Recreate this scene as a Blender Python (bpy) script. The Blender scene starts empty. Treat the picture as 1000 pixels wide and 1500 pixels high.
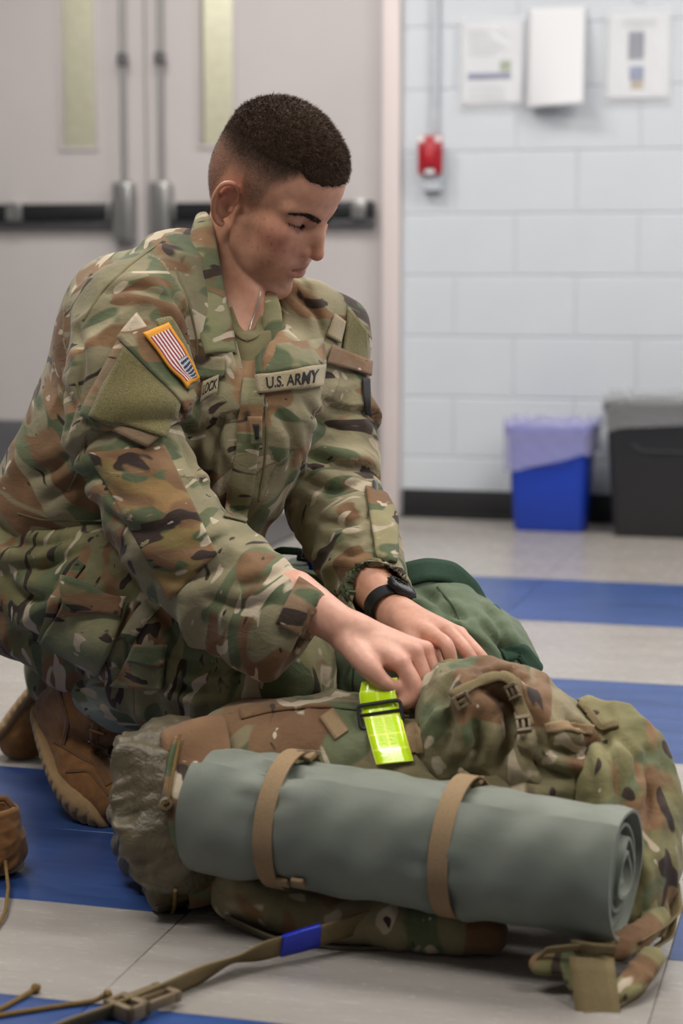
import bpy, bmesh, math, random
import numpy as np
from mathutils import Vector, Matrix, Euler

# ------------------------------------------------------------------ camera, world, light, exposure
scene = bpy.context.scene
COL = scene.collection
FPX, CAMH, PITCH = 2823.0, 0.82, math.atan(355 / 2823.0)
cam_data = bpy.data.cameras.new('camera')
cam = bpy.data.objects.new('camera', cam_data)
COL.objects.link(cam)
cam.location = (0, 0, CAMH)
cam.rotation_euler = (math.pi / 2 - PITCH, 0, 0)
cam_data.sensor_fit = 'VERTICAL'
cam_data.sensor_height = 36
cam_data.sensor_width = 24
cam_data.lens = FPX / 1500 * 36
cam_data.clip_start = 0.05
cam_data.dof.use_dof = True
cam_data.dof.focus_distance = 2.70
cam_data.dof.aperture_fstop = 3.4
scene.camera = cam

world = bpy.data.worlds.new('world')
scene.world = world
world.use_nodes = True
world.node_tree.nodes['Background'].inputs[0].default_value = (0.9, 0.95, 1.0, 1)
world.node_tree.nodes['Background'].inputs[1].default_value = 0.0      # closed room: no light from outside

scene.view_settings.view_transform = 'Standard'
scene.view_settings.look = 'None'
scene.view_settings.gamma = 1
scene.view_settings.use_curve_mapping = False
scene.view_settings.exposure = 0.12

ANG = math.radians(15.3)                       # the room is turned against the view
W0 = Vector((0.2066, 6.4287, 0.0))             # foot of the wall at the door frame
UX = Vector((math.cos(ANG), -math.sin(ANG), 0))
NX = Vector((-math.sin(ANG), -math.cos(ANG), 0))
ROOM = Matrix.Translation(W0) @ Matrix.Rotation(-ANG, 4, 'Z')   # local x along the wall, local -y into the room
CEIL = 2.75

# ceiling panel lamps, all alike, above and outside the picture: (place, u along wall, v into the room)
LAMPS = [('far_left', -0.6, 1.3), ('far_right', 1.8, 1.3), ('middle_left', -0.6, 3.0), ('middle_right', 1.8, 3.0), ('side_right', 4.0, 2.4), ('near_right', 2.9, 4.8), ('near_left', 0.2, 4.9)]
LAMP_WATTS = 30

# ------------------------------------------------------------------ helpers
def link(o, parent=None):
    COL.objects.link(o)
    if parent is not None:
        o.parent = parent
    return o

def tag(o, label=None, cat=None, group=None, kind=None):
    if label: o['label'] = label
    if cat: o['category'] = cat
    if group: o['group'] = group
    if kind: o['kind'] = kind
    return o

def empty(name, loc=(0, 0, 0), rz=0.0):
    o = bpy.data.objects.new(name, None)
    o.empty_display_size = 0.05
    o.location = loc
    o.rotation_euler = (0, 0, rz)
    return link(o)

def mesh_obj(name, verts, faces, mat=None, parent=None, smooth=True, matrix=None):
    me = bpy.data.meshes.new(name)
    verts = np.asarray(verts, dtype=np.float32)
    if isinstance(faces, np.ndarray):
        nf, k = faces.shape
        me.vertices.add(len(verts)); me.vertices.foreach_set('co', verts.ravel())
        me.loops.add(nf * k); me.loops.foreach_set('vertex_index', faces.astype(np.int32).ravel())
        me.polygons.add(nf)
        me.polygons.foreach_set('loop_start', np.arange(0, nf * k, k, dtype=np.int32))
        me.polygons.foreach_set('loop_total', np.full(nf, k, dtype=np.int32))
        me.update(calc_edges=True)
    else:
        me.from_pydata([tuple(map(float, v)) for v in verts], [], faces)
    me.validate()
    if smooth:
        me.polygons.foreach_set('use_smooth', np.ones(len(me.polygons), dtype=bool))
    if mat: me.materials.append(mat)
    o = bpy.data.objects.new(name, me)
    link(o, parent)
    if matrix is not None:
        o.matrix_world = matrix
    return o

class MB:
    """collects simple solids, builds ONE mesh object"""
    def __init__(self): self.v = []; self.f = []
    def add(self, vs, fs):
        b = len(self.v); self.v += [tuple(p) for p in vs]; self.f += [tuple(b + i for i in q) for q in fs]; return self
    def box(self, lo, hi, M=None):
        x0, y0, z0 = lo; x1, y1, z1 = hi
        vs = [Vector(p) for p in ((x0,y0,z0),(x1,y0,z0),(x1,y1,z0),(x0,y1,z0),(x0,y0,z1),(x1,y0,z1),(x1,y1,z1),(x0,y1,z1))]
        if M is not None: vs = [M @ p for p in vs]
        return self.add(vs, [(0,3,2,1),(4,5,6,7),(0,1,5,4),(1,2,6,5),(2,3,7,6),(3,0,4,7)])
    def tube(self, pts, r, n=10, caps=True, flat=None):
        pts = [Vector(p) for p in pts]
        rs = r if isinstance(r, (list, tuple)) else [r] * len(pts)
        rings = []; up = None
        for i, p in enumerate(pts):
            t = (pts[min(i+1, len(pts)-1)] - pts[max(i-1, 0)]).normalized()
            if up is None:
                up = Vector((0,0,1)) if abs(t.z) < 0.9 else Vector((1,0,0))
            a = (up - t * up.dot(t)).normalized(); b = t.cross(a); up = a
            rings.append([p + (a * math.cos(2*math.pi*k/n) + b * math.sin(2*math.pi*k/n)) * rs[i] for k in range(n)])
        vs = [q for R in rings for q in R]; fs = []
        for i in range(len(pts)-1):
            for k in range(n):
                fs.append((i*n+k, i*n+(k+1) % n, (i+1)*n+(k+1) % n, (i+1)*n+k))
        if caps:
            fs.append(tuple(reversed(range(n)))); fs.append(tuple((len(pts)-1)*n+k for k in range(n)))
        return self.add(vs, fs)
    def lathe(self, prof, n=24, M=None):
        vs = []; fs = []
        for (r, z) in prof:
            for k in range(n):
                p = Vector((r*math.cos(2*math.pi*k/n), r*math.sin(2*math.pi*k/n), z))
                vs.append(M @ p if M is not None else p)
        for i in range(len(prof)-1):
            for k in range(n):
                fs.append((i*n+k, i*n+(k+1) % n, (i+1)*n+(k+1) % n, (i+1)*n+k))
        return self.add(vs, fs)
    def build(self, name, mat, parent=None, smooth=False, bevel=0, seg=2, matrix=None, angle=40):
        me = bpy.data.meshes.new(name)
        me.from_pydata([tuple(p) for p in self.v], [], self.f)
        bm = bmesh.new(); bm.from_mesh(me)
        bmesh.ops.recalc_face_normals(bm, faces=bm.faces)
        if bevel:
            es = [e for e in bm.edges if len(e.link_faces) == 2 and e.calc_face_angle(0) > math.radians(30)]
            bmesh.ops.bevel(bm, geom=es, offset=bevel, segments=seg, profile=0.5, affect='EDGES', clamp_overlap=True)
        bm.to_mesh(me); bm.free()
        if smooth or bevel:
            me.polygons.foreach_set('use_smooth', np.ones(len(me.polygons), dtype=bool))
            me.set_sharp_from_angle(angle=math.radians(angle))
        if mat: me.materials.append(mat)
        o = bpy.data.objects.new(name, me)
        link(o, parent)
        if matrix is not None: o.matrix_world = matrix
        return o

def ray(px, py):
    x = (px - 500) / FPX; v = -(py - 750) / FPX
    return Vector((x, math.cos(PITCH) + v * math.sin(PITCH), -math.sin(PITCH) + v * math.cos(PITCH)))
def at(px, py, Y):
    d = ray(px, py); return Vector((0, 0, CAMH)) + d * (Y / d.y)
def A(px, py, Y):
    return np.array(at(px, py, Y))
def floor_at(px, py, z=0.0):
    d = ray(px, py); return Vector((0, 0, CAMH)) + d * ((z - CAMH) / d.z)

# ------------------------------------------------------------------ materials
def lin(c):
    return tuple(((x / 12.92) if x <= 0.04045 else ((x + 0.055) / 1.055) ** 2.4) for x in c)
def hexc(h):
    return lin(tuple(int(h[i:i+2], 16) / 255 for i in (0, 2, 4))) + (1,)

class NT:
    def __init__(self, name):
        self.m = bpy.data.materials.new(name); self.m.use_nodes = True
        self.t = self.m.node_tree; self.n = self.t.nodes; self.b = self.n['Principled BSDF']
    def node(self, typ, **kw):
        x = self.n.new(typ)
        for k, v in kw.items():
            if k == 'ins':
                for a, b in v.items():
                    if hasattr(b, 'is_linked') or hasattr(b, 'links'): self.t.links.new(b, x.inputs[a])
                    else: x.inputs[a].default_value = b
            else: setattr(x, k, v)
        return x
    def link(self, a, b): self.t.links.new(a, b)
    def coords(self, kind='Object', scale=(1,1,1), rot=(0,0,0), attr=None):
        if attr:
            src = self.node('ShaderNodeAttribute', attribute_name=attr).outputs['Vector']
        else:
            src = self.node('ShaderNodeTexCoord').outputs[kind]
        mp = self.node('ShaderNodeMapping'); mp.inputs['Scale'].default_value = scale; mp.inputs['Rotation'].default_value = rot
        self.link(src, mp.inputs[0]); return mp.outputs[0]
    def noise(self, vec, scale, detail=2, rough=0.5, dist=0.0):
        x = self.node('ShaderNodeTexNoise'); x.inputs['Scale'].default_value = scale; x.inputs['Detail'].default_value = detail
        x.inputs['Roughness'].default_value = rough; x.inputs['Distortion'].default_value = dist
        self.link(vec, x.inputs['Vector']); return x.outputs['Fac']
    def ramp(self, fac, stops, interp='LINEAR'):
        x = self.node('ShaderNodeValToRGB'); x.color_ramp.interpolation = interp
        els = x.color_ramp.elements
        while len(els) < len(stops): els.new(0.5)
        for e, (p, c) in zip(els, stops): e.position = p; e.color = c
        self.link(fac, x.inputs[0]); return x.outputs[0]
    def mix(self, fac, a, b, blend='MIX'):
        x = self.node('ShaderNodeMix', data_type='RGBA', blend_type=blend)
        for s, v in ((0, fac), (6, a), (7, b)):
            if isinstance(v, (int, float, tuple)): x.inputs[s].default_value = v
            else: self.link(v, x.inputs[s])
        return x.outputs[2]
    def bump(self, h, strength=0.3, dist=0.002, normal=None):
        x = self.node('ShaderNodeBump'); x.inputs['Strength'].default_value = strength; x.inputs['Distance'].default_value = dist
        self.link(h, x.inputs['Height'])
        if normal is not None: self.link(normal, x.inputs['Normal'])
        return x.outputs[0]
    def set(self, color=None, rough=None, metal=None, normal=None, **kw):
        for s, v in (('Base Color', color), ('Roughness', rough), ('Metallic', metal), ('Normal', normal)):
            if v is None: continue
            if isinstance(v, (int, float, tuple)): self.b.inputs[s].default_value = v
            else: self.link(v, self.b.inputs[s])
        for k, v in kw.items():
            s = self.b.inputs[k.replace('_', ' ')]
            if isinstance(v, (int, float, tuple)): s.default_value = v
            else: self.link(v, s)
        return self.m

def simple(name, hx, rough=0.6, metal=0.0, var=0.08, scale=30, bump=0.0, bscale=200, **kw):
    t = NT(name); v = t.coords(); c = hexc(hx)
    d = tuple(max(0, x * (1 - var)) for x in c[:3]) + (1,); l = tuple(min(1, x * (1 + var)) for x in c[:3]) + (1,)
    col = t.ramp(t.noise(v, scale, 3), [(0.3, d), (0.7, l)])
    nrm = t.bump(t.noise(v, bscale, 2), bump, 0.001) if bump else None
    return t.set(col, rough, metal, nrm, **kw)

def emis(name, col, strength):
    t = NT(name)
    return t.set(col, 0.5, 0, None, Emission_Color=col, Emission_Strength=strength)
M_steel = simple('brushed_steel', 'a9a8a6', 0.34, 0.9, 0.05, 80)
# ------------------------------------------------------------------ room materials
def paint_mat(name, hx, rough=0.45, bs=260, bst=0.25):
    t = NT(name); v = t.coords(); c = hexc(hx)
    col = t.ramp(t.noise(v, 3.0, 4), [(0.3, tuple(x*0.95 for x in c[:3])+(1,)), (0.7, c)])
    return t.set(col, rough, 0, t.bump(t.noise(v, bs, 3, 0.6), bst, 0.001))
M_block = paint_mat('painted_block', 'cacfd4', 0.42, 320, 0.35)
M_mortar = paint_mat('painted_mortar', 'c0c5cb', 0.6)
M_ceil = simple('ceiling_board', 'e4e2dc', 0.9, bump=0.3)
M_wallside = simple('side_wall_paint', 'd2d4d4', 0.6)
M_door = paint_mat('door_laminate', 'bdb6b4', 0.4, 90, 0.05)
M_frame = paint_mat('door_frame_paint', 'd8cbc8', 0.4, 120, 0.05)
M_steel_dark = simple('dark_steel', '6b6a6c', 0.38, 0.75, 0.1, 20)
M_blackbar = simple('black_touch_bar', '1b1b1d', 0.4, 0.1)
M_kick = simple('kick_plate_steel', '77767a', 0.35, 0.55, 0.1, 6)
M_base = simple('black_rubber_base', '1c1c1e', 0.55)
M_alum = simple('threshold_aluminium', 'cfccc6', 0.35, 0.6)
M_doormat = simple('door_mat_fibre', '4c4a49', 0.95, bump=0.8, bscale=500)
M_cream = simple('corridor_paint', 'd6d2c4', 0.7)

def tile_mat(name, cols, rough, streak=1.0, spec=0.5):
    t = NT(name)
    v = t.coords('Object', (1.5, 7.0, 1.0))
    rnd = t.node('ShaderNodeObjectInfo').outputs['Random']
    off = t.node('ShaderNodeVectorMath', operation='MULTIPLY_ADD')
    cmb = t.node('ShaderNodeCombineXYZ'); t.link(rnd, cmb.inputs[0]); t.link(rnd, cmb.inputs[1])
    t.link(cmb.outputs[0], off.inputs[0]); off.inputs[1].default_value = (37, 91, 0); t.link(v, off.inputs[2])
    n1 = t.noise(off.outputs[0], 2.2, 5, 0.6, 0.4)
    n2 = t.noise(off.outputs[0], 16, 3, 0.6)
    mm = t.node('ShaderNodeMath', operation='MULTIPLY_ADD'); t.link(n2, mm.inputs[0]); mm.inputs[1].default_value = 0.22; 
    sc = t.node('ShaderNodeMath', operation='MULTIPLY'); t.link(n1, sc.inputs[0]); sc.inputs[1].default_value = 0.78
    t.link(sc.outputs[0], mm.inputs[2])
    col = t.ramp(mm.outputs[0], [(0.28, hexc(cols[0])), (0.5, hexc(cols[1])), (0.72, hexc(cols[2]))])
    rr = t.node('ShaderNodeMapRange'); t.link(n2, rr.inputs[0]); rr.inputs[3].default_value = rough - 0.05; rr.inputs[4].default_value = rough + 0.1
    return t.set(col, rr.outputs[0], 0, t.bump(n2, 0.06, 0.001))
M_tile_grey = tile_mat('vinyl_tile_grey', ('8c8680', '97918b', 'a19b95'), 0.23)
M_tile_blue = tile_mat('vinyl_tile_blue', ('213764', '2a4478', '36528a'), 0.29)
M_floor_base = simple('floor_adhesive', '8a8580', 0.7)

# ------------------------------------------------------------------ floor with its tiles
fl = MB().box((-5, -10, -0.05), (6, 0.0, -0.0035)).build('floor', M_floor_base, matrix=ROOM); tag(fl, kind='structure')
TU, TV, V0, U0 = 0.612, 0.3115, 1.203 - 0.3115 * 4, 0.675 - 0.612 * 6
tile_me = {}
def tile_mesh(mat):
    if mat.name in tile_me: return tile_me[mat.name]
    o = MB().box((0.0006, 0.0006, -0.0032), (TU - 0.0006, TV - 0.0006, 0)).build('tile', mat, fl, bevel=0.0006, seg=1)
    me = o.data; bpy.data.objects.remove(o); tile_me[mat.name] = me; return me
def tile_blue(r, u):         # r counted from v = 1.203
    if r in (0, 1): return u > -0.53 or r == 1
    if r == 2: return u < -0.53
    if r in (4, 5): return u > 0.05
    if r == 7: return u < 0.66
    if r == 8: return u < 0.66 or u > 1.28
    if r in (10, 11): return u > 0.0
    if r in (14, 15): return True
    return False
for r in range(-4, 14):
    for c in range(0, 15):
        u = U0 + c * TU; v = V0 + (r + 4) * TV
        o = bpy.data.objects.new('tile', tile_mesh(M_tile_blue if tile_blue(r, u) else M_tile_grey))
        if v < 0: bpy.data.objects.remove(o); continue
        link(o, fl)
        o.location = (u, -(v + TV), 0)

# ------------------------------------------------------------------ far wall: painted blocks on a mortar bed
DU0, DU1, DTOP = -1.80, -0.010, 2.2
BW, BH, BD = 0.4, 0.2, 0.012
ws = MB()
ws.box((DU1, 0.0012, 0), (5.5, 0.2, CEIL)).box((-4.5, 0.0012, 0), (DU0, 0.2, CEIL)).box((DU0, 0.0012, DTOP), (DU1, 0.2, CEIL))
wall_b = ws.build('wall_back', M_mortar, matrix=ROOM); tag(wall_b, kind='structure')
blk = {}
def block(u0, u1, z0, z1):
    g = 0.0022
    w, h = round(u1 - u0, 3), round(z1 - z0, 3)
    if w < 0.02 or h < 0.02: return
    k = (w, h)
    if k not in blk:
        o = MB().box((g, -0.0, g), (w - g, 0.012, h - g)).build('block', M_block, bevel=0.003, seg=1, angle=20)
        blk[k] = o.data; bpy.data.objects.remove(o)
    o = bpy.data.objects.new('block', blk[k]); link(o, wall_b); o.location = (u0, -0.002, z0)
for k in range(14):
    z0, z1 = k * BH, min((k + 1) * BH, CEIL)
    s = 0.57 if k % 2 else 0.77
    for n in range(-13, 8):
        a, b = s + n * BW, s + (n + 1) * BW
        if b < -4.2 or a > 3.4: continue
        if z0 >= DTOP - 0.01: block(a, b, z0, z1); continue
        if b <= DU0 or a >= DU1: block(a, b, z0, z1); continue
        if a < DU0: block(a, DU0, z0, z1)
        if b > DU1: block(DU1, b, z0, z1)

cl = MB().box((-4.5, -10, CEIL), (5.5, 0.2, CEIL + 0.1)).build('ceiling', M_ceil, matrix=ROOM); tag(cl, kind='structure')
w = MB().box((-4.5, -10, 0), (-4.35, 0.0, CEIL)).build('wall_left', M_wallside, matrix=ROOM); tag(w, kind='structure')
w = MB().box((5.35, -10, 0), (5.5, 0.0, CEIL)).build('wall_right', M_wallside, matrix=ROOM); tag(w, kind='structure')
w = MB().box((-4.5, -10.15, 0), (5.5, -10, CEIL)).build('wall_front', M_wallside, matrix=ROOM); tag(w, kind='structure')
b = MB().box((0.0, -0.012, 0), (5.3, -0.0025, 0.092)).box((0.0, -0.02, 0), (5.3, -0.0025, 0.012)).build('baseboard_back', M_base, matrix=ROOM, bevel=0.002); tag(b, kind='structure')

# ------------------------------------------------------------------ doors
fr = MB()
fr.box((-0.068, -0.03, 0), (-0.010, 0.12, DTOP)).box((DU0, -0.03, 0), (DU0 + 0.058, 0.12, DTOP)).box((DU0 + 0.058, -0.03, DTOP - 0.055), (-0.068, 0.12, DTOP))
fr = fr.build('trim_1', M_frame, matrix=ROOM, bevel=0.003); tag(fr, kind='structure')
th = MB().box((DU0 + 0.058, -0.05, 0), (-0.068, 0.1, 0.012)).box((DU0 + 0.058, -0.02, 0.012), (-0.068, 0.07, 0.024)).build('trim_2', M_alum, matrix=ROOM, bevel=0.002); tag(th, kind='structure')

def glass_mat():
    t = NT('door_glass')
    return t.set((0.95, 0.97, 0.93, 1), 0.03, 0, None, Transmission_Weight=1.0, IOR=1.45)
M_glass = glass_mat()
def door(name, u0, u1, lite0, lite1, dev, side):
    """leaf from u0 to u1, lite window, exit device at u = dev, touch bar running to `side`"""
    z0, z1 = 0.03, DTOP - 0.06; y0, y1 = 0.012, 0.057; lz0, lz1 = 1.238, 1.98
    m = MB()
    m.box((u0, y0, z0), (lite0, y1, z1)).box((lite1, y0, z0), (u1, y1, z1)).box((lite0, y0, z0), (lite1, y1, lz0)).box((lite0, y0, lz1), (lite1, y1, z1))
    d = m.build(name, M_door, matrix=ROOM); tag(d, kind='structure')
    loc = lambda mb, nm, mat, par=d, **kw: mb.build(nm, mat, par, **kw)
    loc(MB().box((lite0, y0 + 0.018, lz0), (lite1, y0 + 0.026, lz1)), 'glass_pane', M_glass)
    q = MB(); e = 0.012
    q.box((lite0 - e, y0 - 0.006, lz0 - e), (lite0, y0, lz1 + e)).box((lite1, y0 - 0.006, lz0 - e), (lite1 + e, y0, lz1 + e)).box((lite0, y0 - 0.006, lz0 - e), (lite1, y0, lz0)).box((lite0, y0 - 0.006, lz1), (lite1, y0, lz1 + e))
    loc(q, 'window_frame', M_door, bevel=0.001)
    loc(MB().box((u0 + 0.02, y0 - 0.0025, 0.055), (u1 - 0.02, y0, 0.291)), 'kick_plate', M_kick)
    pb = loc(MB().box((dev - 0.036, y0 - 0.062, 0.915), (dev + 0.036, y0, 1.118)), 'exit_device', M_steel, bevel=0.014, seg=3)
    b0, b1 = (dev + 0.045, u1 - 0.03) if side > 0 else (u0 + 0.03, dev - 0.045)
    tb = loc(MB().box((b0, y0 - 0.05, 0.992), (b1, y0, 1.045)), 'touch_bar', M_blackbar, bevel=0.006)
    for a in ((b0, b0 + 0.012), (b1 - 0.07, b1 - 0.02)) if side > 0 else ((b1 - 0.012, b1), (b0 + 0.3, b0 + 0.36)):
        MB().box((a[0], y0 - 0.054, 0.987), (a[1], y0, 1.05)).build('end_cap', M_steel, tb, bevel=0.004)
    MB().box((b0, y0 - 0.03, 0.962), (b1, y0, 0.990)).build('rail', M_steel_dark, tb, bevel=0.003)
    rod = loc(MB().tube([(dev, y0 - 0.03, 1.11), (dev, y0 - 0.03, z1 - 0.02)], 0.0085, 12), 'vertical_rod', M_steel, smooth=True)
    MB().tube([(dev, y0 - 0.03, 1.505), (dev, y0 - 0.03, 1.512), (dev, y0 - 0.03, 1.542), (dev, y0 - 0.03, 1.549)], [0.012, 0.019, 0.019, 0.012], 14).build('rod_guide', M_steel_dark, rod, smooth=True)
    return d
door('door_1', DU0 + 0.06, -0.911, -1.216, -1.093, -0.979, -1)
door('door_2', -0.906, -0.071, -0.712, -0.595, -0.844, 1)
dm = MB().box((-1.75, -1.3, 0.0005), (-0.20, -0.10, 0.008)).build('door_mat', M_doormat, matrix=ROOM, bevel=0.003)
tag(dm, 'dark grey flat entrance mat lying before the double doors', 'mat')
# the corridor behind the doors
cw = MB().box((-3.2, 1.6, 0), (1.2, 1.7, CEIL)).box((-3.2, 0.2, -0.05), (1.2, 1.6, -0.01)).box((-3.2, 0.2, CEIL), (1.2, 1.7, CEIL + 0.05)).build('wall_corridor', M_cream, matrix=ROOM); tag(cw, kind='structure')
cd = bpy.data.lights.new('corridor_lamp_offscreen', 'AREA'); cd.energy = 30; cd.size = 1.0; cd.color = (1, 0.96, 0.86)
co = bpy.data.objects.new('corridor_lamp_offscreen', cd); link(co); co.matrix_world = ROOM @ Matrix.Translation((-1.0, 0.95, CEIL - 0.05))

# ------------------------------------------------------------------ ceiling lamps
M_diff = emis('lamp_diffuser', (1, 0.98, 0.95, 1), 3.0)
M_lampframe = simple('lamp_frame_white', 'e8e8e6', 0.5)
for place, u, v in LAMPS:
    e = empty('ceiling_lamp_' + place + '_offscreen'); e.matrix_world = ROOM @ Matrix.Translation((u, -v, CEIL))
    tag(e, 'white recessed fluorescent panel lamp in the ceiling above the tiled floor', 'lamp', 'ceiling panel lamps')
    q = MB(); a, b_ = 0.62, 0.32
    q.box((-a, -b_, -0.02), (a, -b_ + 0.03, 0)).box((-a, b_ - 0.03, -0.02), (a, b_, 0)).box((-a, -b_ + 0.03, -0.02), (-a + 0.03, b_ - 0.03, 0)).box((a - 0.03, -b_ + 0.03, -0.02), (a, b_ - 0.03, 0))
    q.build('frame', M_lampframe, e)
    MB().box((-a + 0.03, -b_ + 0.03, -0.012), (a - 0.03, b_ - 0.03, -0.006)).build('diffuser_' + place + '_offscreen', M_diff, e)
    L = bpy.data.lights.new('lamp_light_' + place + '_offscreen', 'AREA'); L.shape = 'RECTANGLE'; L.size = 1.2; L.size_y = 0.58; L.energy = LAMP_WATTS; L.color = (1.0, 0.965, 0.92)
    lo = bpy.data.objects.new('lamp_light_' + place + '_offscreen', L); link(lo, e); lo.location = (0, 0, -0.025)

# ------------------------------------------------------------------ things on the wall
M_red = simple('alarm_red', 'a8202c', 0.3, 0, 0.05)
M_white_pl = simple('white_plastic', 'e6e6e6', 0.4)
M_box_grey = simple('raceway_grey', 'c0c4ca', 0.45)
M_backbox = simple('alarm_backbox', 'c0c4ca', 0.5)
fa = empty('fire_alarm'); fa.matrix_world = ROOM @ Matrix.Translation((0.0985, -0.003, 1.126))
tag(fa, 'red fire alarm pull station on the white block wall', 'fire alarm')
MB().box((-0.03, -0.04, -0.05), (0.033, 0, 0.1)).build('back_box', M_backbox, fa, bevel=0.003)
MB().box((-0.041, -0.058, 0), (0.041, -0.0405, 0.126)).build('cover', M_red, fa, bevel=0.008, seg=3)
hd = MB().box((-0.022, -0.068, 0.02), (0.022, -0.0585, 0.098)).build('pull_handle', M_red, fa, bevel=0.004)
MB().box((-0.012, -0.0735, 0.03), (0.012, -0.0685, 0.075)).build('grip', M_red, hd, bevel=0.002)
for s in (-1, 1):
    MB().box((s*0.028 - 0.010, -0.0605, 0.104), (s*0.028 + 0.010, -0.058, 0.122)).build('corner_plate', M_white_pl, fa, bevel=0.001)
    MB().box((s*0.033 - 0.002, -0.0605, 0.02), (s*0.033 + 0.002, -0.058, 0.1)).build('ridge', M_red, fa, bevel=0.0008)
MB().box((-0.016, -0.0605, 0.003), (0.016, -0.058, 0.018)).build('label_plate', M_white_pl, fa, bevel=0.001)
rw = MB().box((0.093, -0.02, 1.255), (0.118, -0.003, CEIL - 0.002)).build('conduit', M_box_grey, bevel=0.003, matrix=ROOM)
tag(rw, 'grey painted cable raceway running up the wall above the fire alarm', 'conduit')

def paper_mat(name):
    t = NT(name)
    return t.set(hexc('d6d6d8'), 0.55)
M_paper = paper_mat('white_paper')
M_sheet = NT('plastic_sleeve').set((0.96, 0.97, 0.98, 1), 0.10, 0, None, Alpha=0.16, IOR=1.5)
M_inkgrey = simple('grey_print', 'b4b4bc', 0.6); M_inkblue = simple('navy_print', '363f7c', 0.5); M_inkgreen = simple('green_print', '7c8a5a', 0.6)
M_photo_dark = simple('dark_photo_print', '464a66', 0.4, 0, 0.5, 60); M_photo_blue = simple('blue_photo_print', '4c5e8e', 0.4, 0, 0.6, 70); M_photo_tan = simple('tan_photo_print', 'a08a66', 0.4, 0, 0.4, 70)
def wavy(w, h, amp, seed, nx=14, nz=18, y0=0.0, curl=0.0):
    rs = np.random.RandomState(seed); ph = rs.rand(6) * 6
    vs = []; fs = []
    for j in range(nz + 1):
        for i in range(nx + 1):
            x, z = i / nx, j / nz
            d = amp * (math.sin(x*9 + ph[0] + z*3) + 0.7 * math.sin(z*11 + ph[1] - x*4) + 0.5 * math.sin(x*17 + z*13 + ph[2])) * 0.5
            top = curl * max(0, z - 0.93) / 0.07 * (0.6 + 0.4*math.sin(x*8))
            vs.append((x * w, y0 - 0.006 + d - top, z * h))
    for j in range(nz):
        for i in range(nx):
            a = j*(nx+1)+i; fs.append((a, a+1, a+nx+2, a+nx+1))
    return vs, fs
def notice(u0, z0, w, h, label, seed, prints):
    e = empty('wall_notice'); e.matrix_world = ROOM @ Matrix.Translation((u0, -0.003, z0)); tag(e, label, 'notice')
    vs, fs = wavy(w * 0.9, h * 0.9, 0.0012, seed, y0=0.0)
    o = mesh_obj('sheet', [(x + w*0.05, y, z + h*0.05) for x, y, z in vs], fs, M_paper, e)
    o.modifiers.new('thick', 'SOLIDIFY').thickness = 0.0004
    vs, fs = wavy(w, h, 0.003, seed + 5, y0=-0.006, curl=0.012)
    o = mesh_obj('sleeve', vs, fs, M_sheet, e)
    o.modifiers.new('thick', 'SOLIDIFY').thickness = 0.0004
    for (nm, x0, x1, za, zb, mt) in prints:
        MB().box((x0*w, -0.0085, za*h), (x1*w, -0.0078, zb*h)).build(nm, mt, e)
notice(0.179, 1.333, 0.223, 0.291, 'white notice with a navy banner and grey text in a plastic sleeve', 3,
       [('print_banner', 0.15, 0.78, 0.33, 0.40, M_inkblue), ('print_emblem', 0.62, 0.78, 0.42, 0.53, M_inkgreen)] +
       [('text_line', 0.15, 0.55 + 0.25*((i*37 % 10)/10), 0.60 + i*0.05, 0.612 + i*0.05, M_inkgrey) for i in range(6)] +
       [('text_line', 0.15, 0.7, 0.12 + i*0.06, 0.132 + i*0.06, M_inkgrey) for i in range(3)])
notice(0.649, 1.340, 0.221, 0.296, 'white notice with two small photographs in a glossy plastic sleeve', 11,
       [('photo_print', 0.36, 0.58, 0.47, 0.76, M_photo_dark), ('photo_print', 0.38, 0.58, 0.25, 0.40, M_photo_blue), ('photo_print', 0.40, 0.58, 0.16, 0.25, M_photo_tan)] +
       [('text_line', 0.25, 0.75, 0.82 + i*0.05, 0.832 + i*0.05, M_inkgrey) for i in range(2)])
# a big sheet curling off the wall
nx, nz = 10, 24; vs = []; fs = []
for j in range(nz + 1):
    for i in range(nx + 1):
        x, z = i / nx, j / nz
        out = 0.075 * (1 - z) ** 0.8 * (0.35 + 0.65 * x) + 0.012 * math.sin(math.pi * x) * (1 - z)
        vs.append((x * 0.185 + 0.006 * (1 - z) * x, -0.004 - out, z * 0.312 - 0.02*(1-z)*(1-x)*0.3))
for j in range(nz):
    for i in range(nx):
        a = j*(nx+1)+i; fs.append((a, a+1, a+nx+2, a+nx+1))
cp = mesh_obj('loose_poster', vs, fs, M_paper); cp.matrix_world = ROOM @ Matrix.Translation((0.407, -0.003, 1.338))
cp.modifiers.new('thick', 'SOLIDIFY').thickness = 0.0006
tag(cp, 'blank white sheet hung between the two notices, its lower edge curling out', 'poster')
tk = MB().lathe([(0.0, 0), (0.006, 0.0), (0.0075, 0.003), (0.004, 0.008), (0.0, 0.009)], 14, Matrix.Rotation(math.pi/2, 4, 'X')).build('pushpin', M_white_pl, smooth=True)
tk.matrix_world = ROOM @ Matrix.Translation((0.752, -0.003, 1.665)); tag(tk, 'small white pushpin in the wall above the notice with photographs', 'pushpin')

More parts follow.
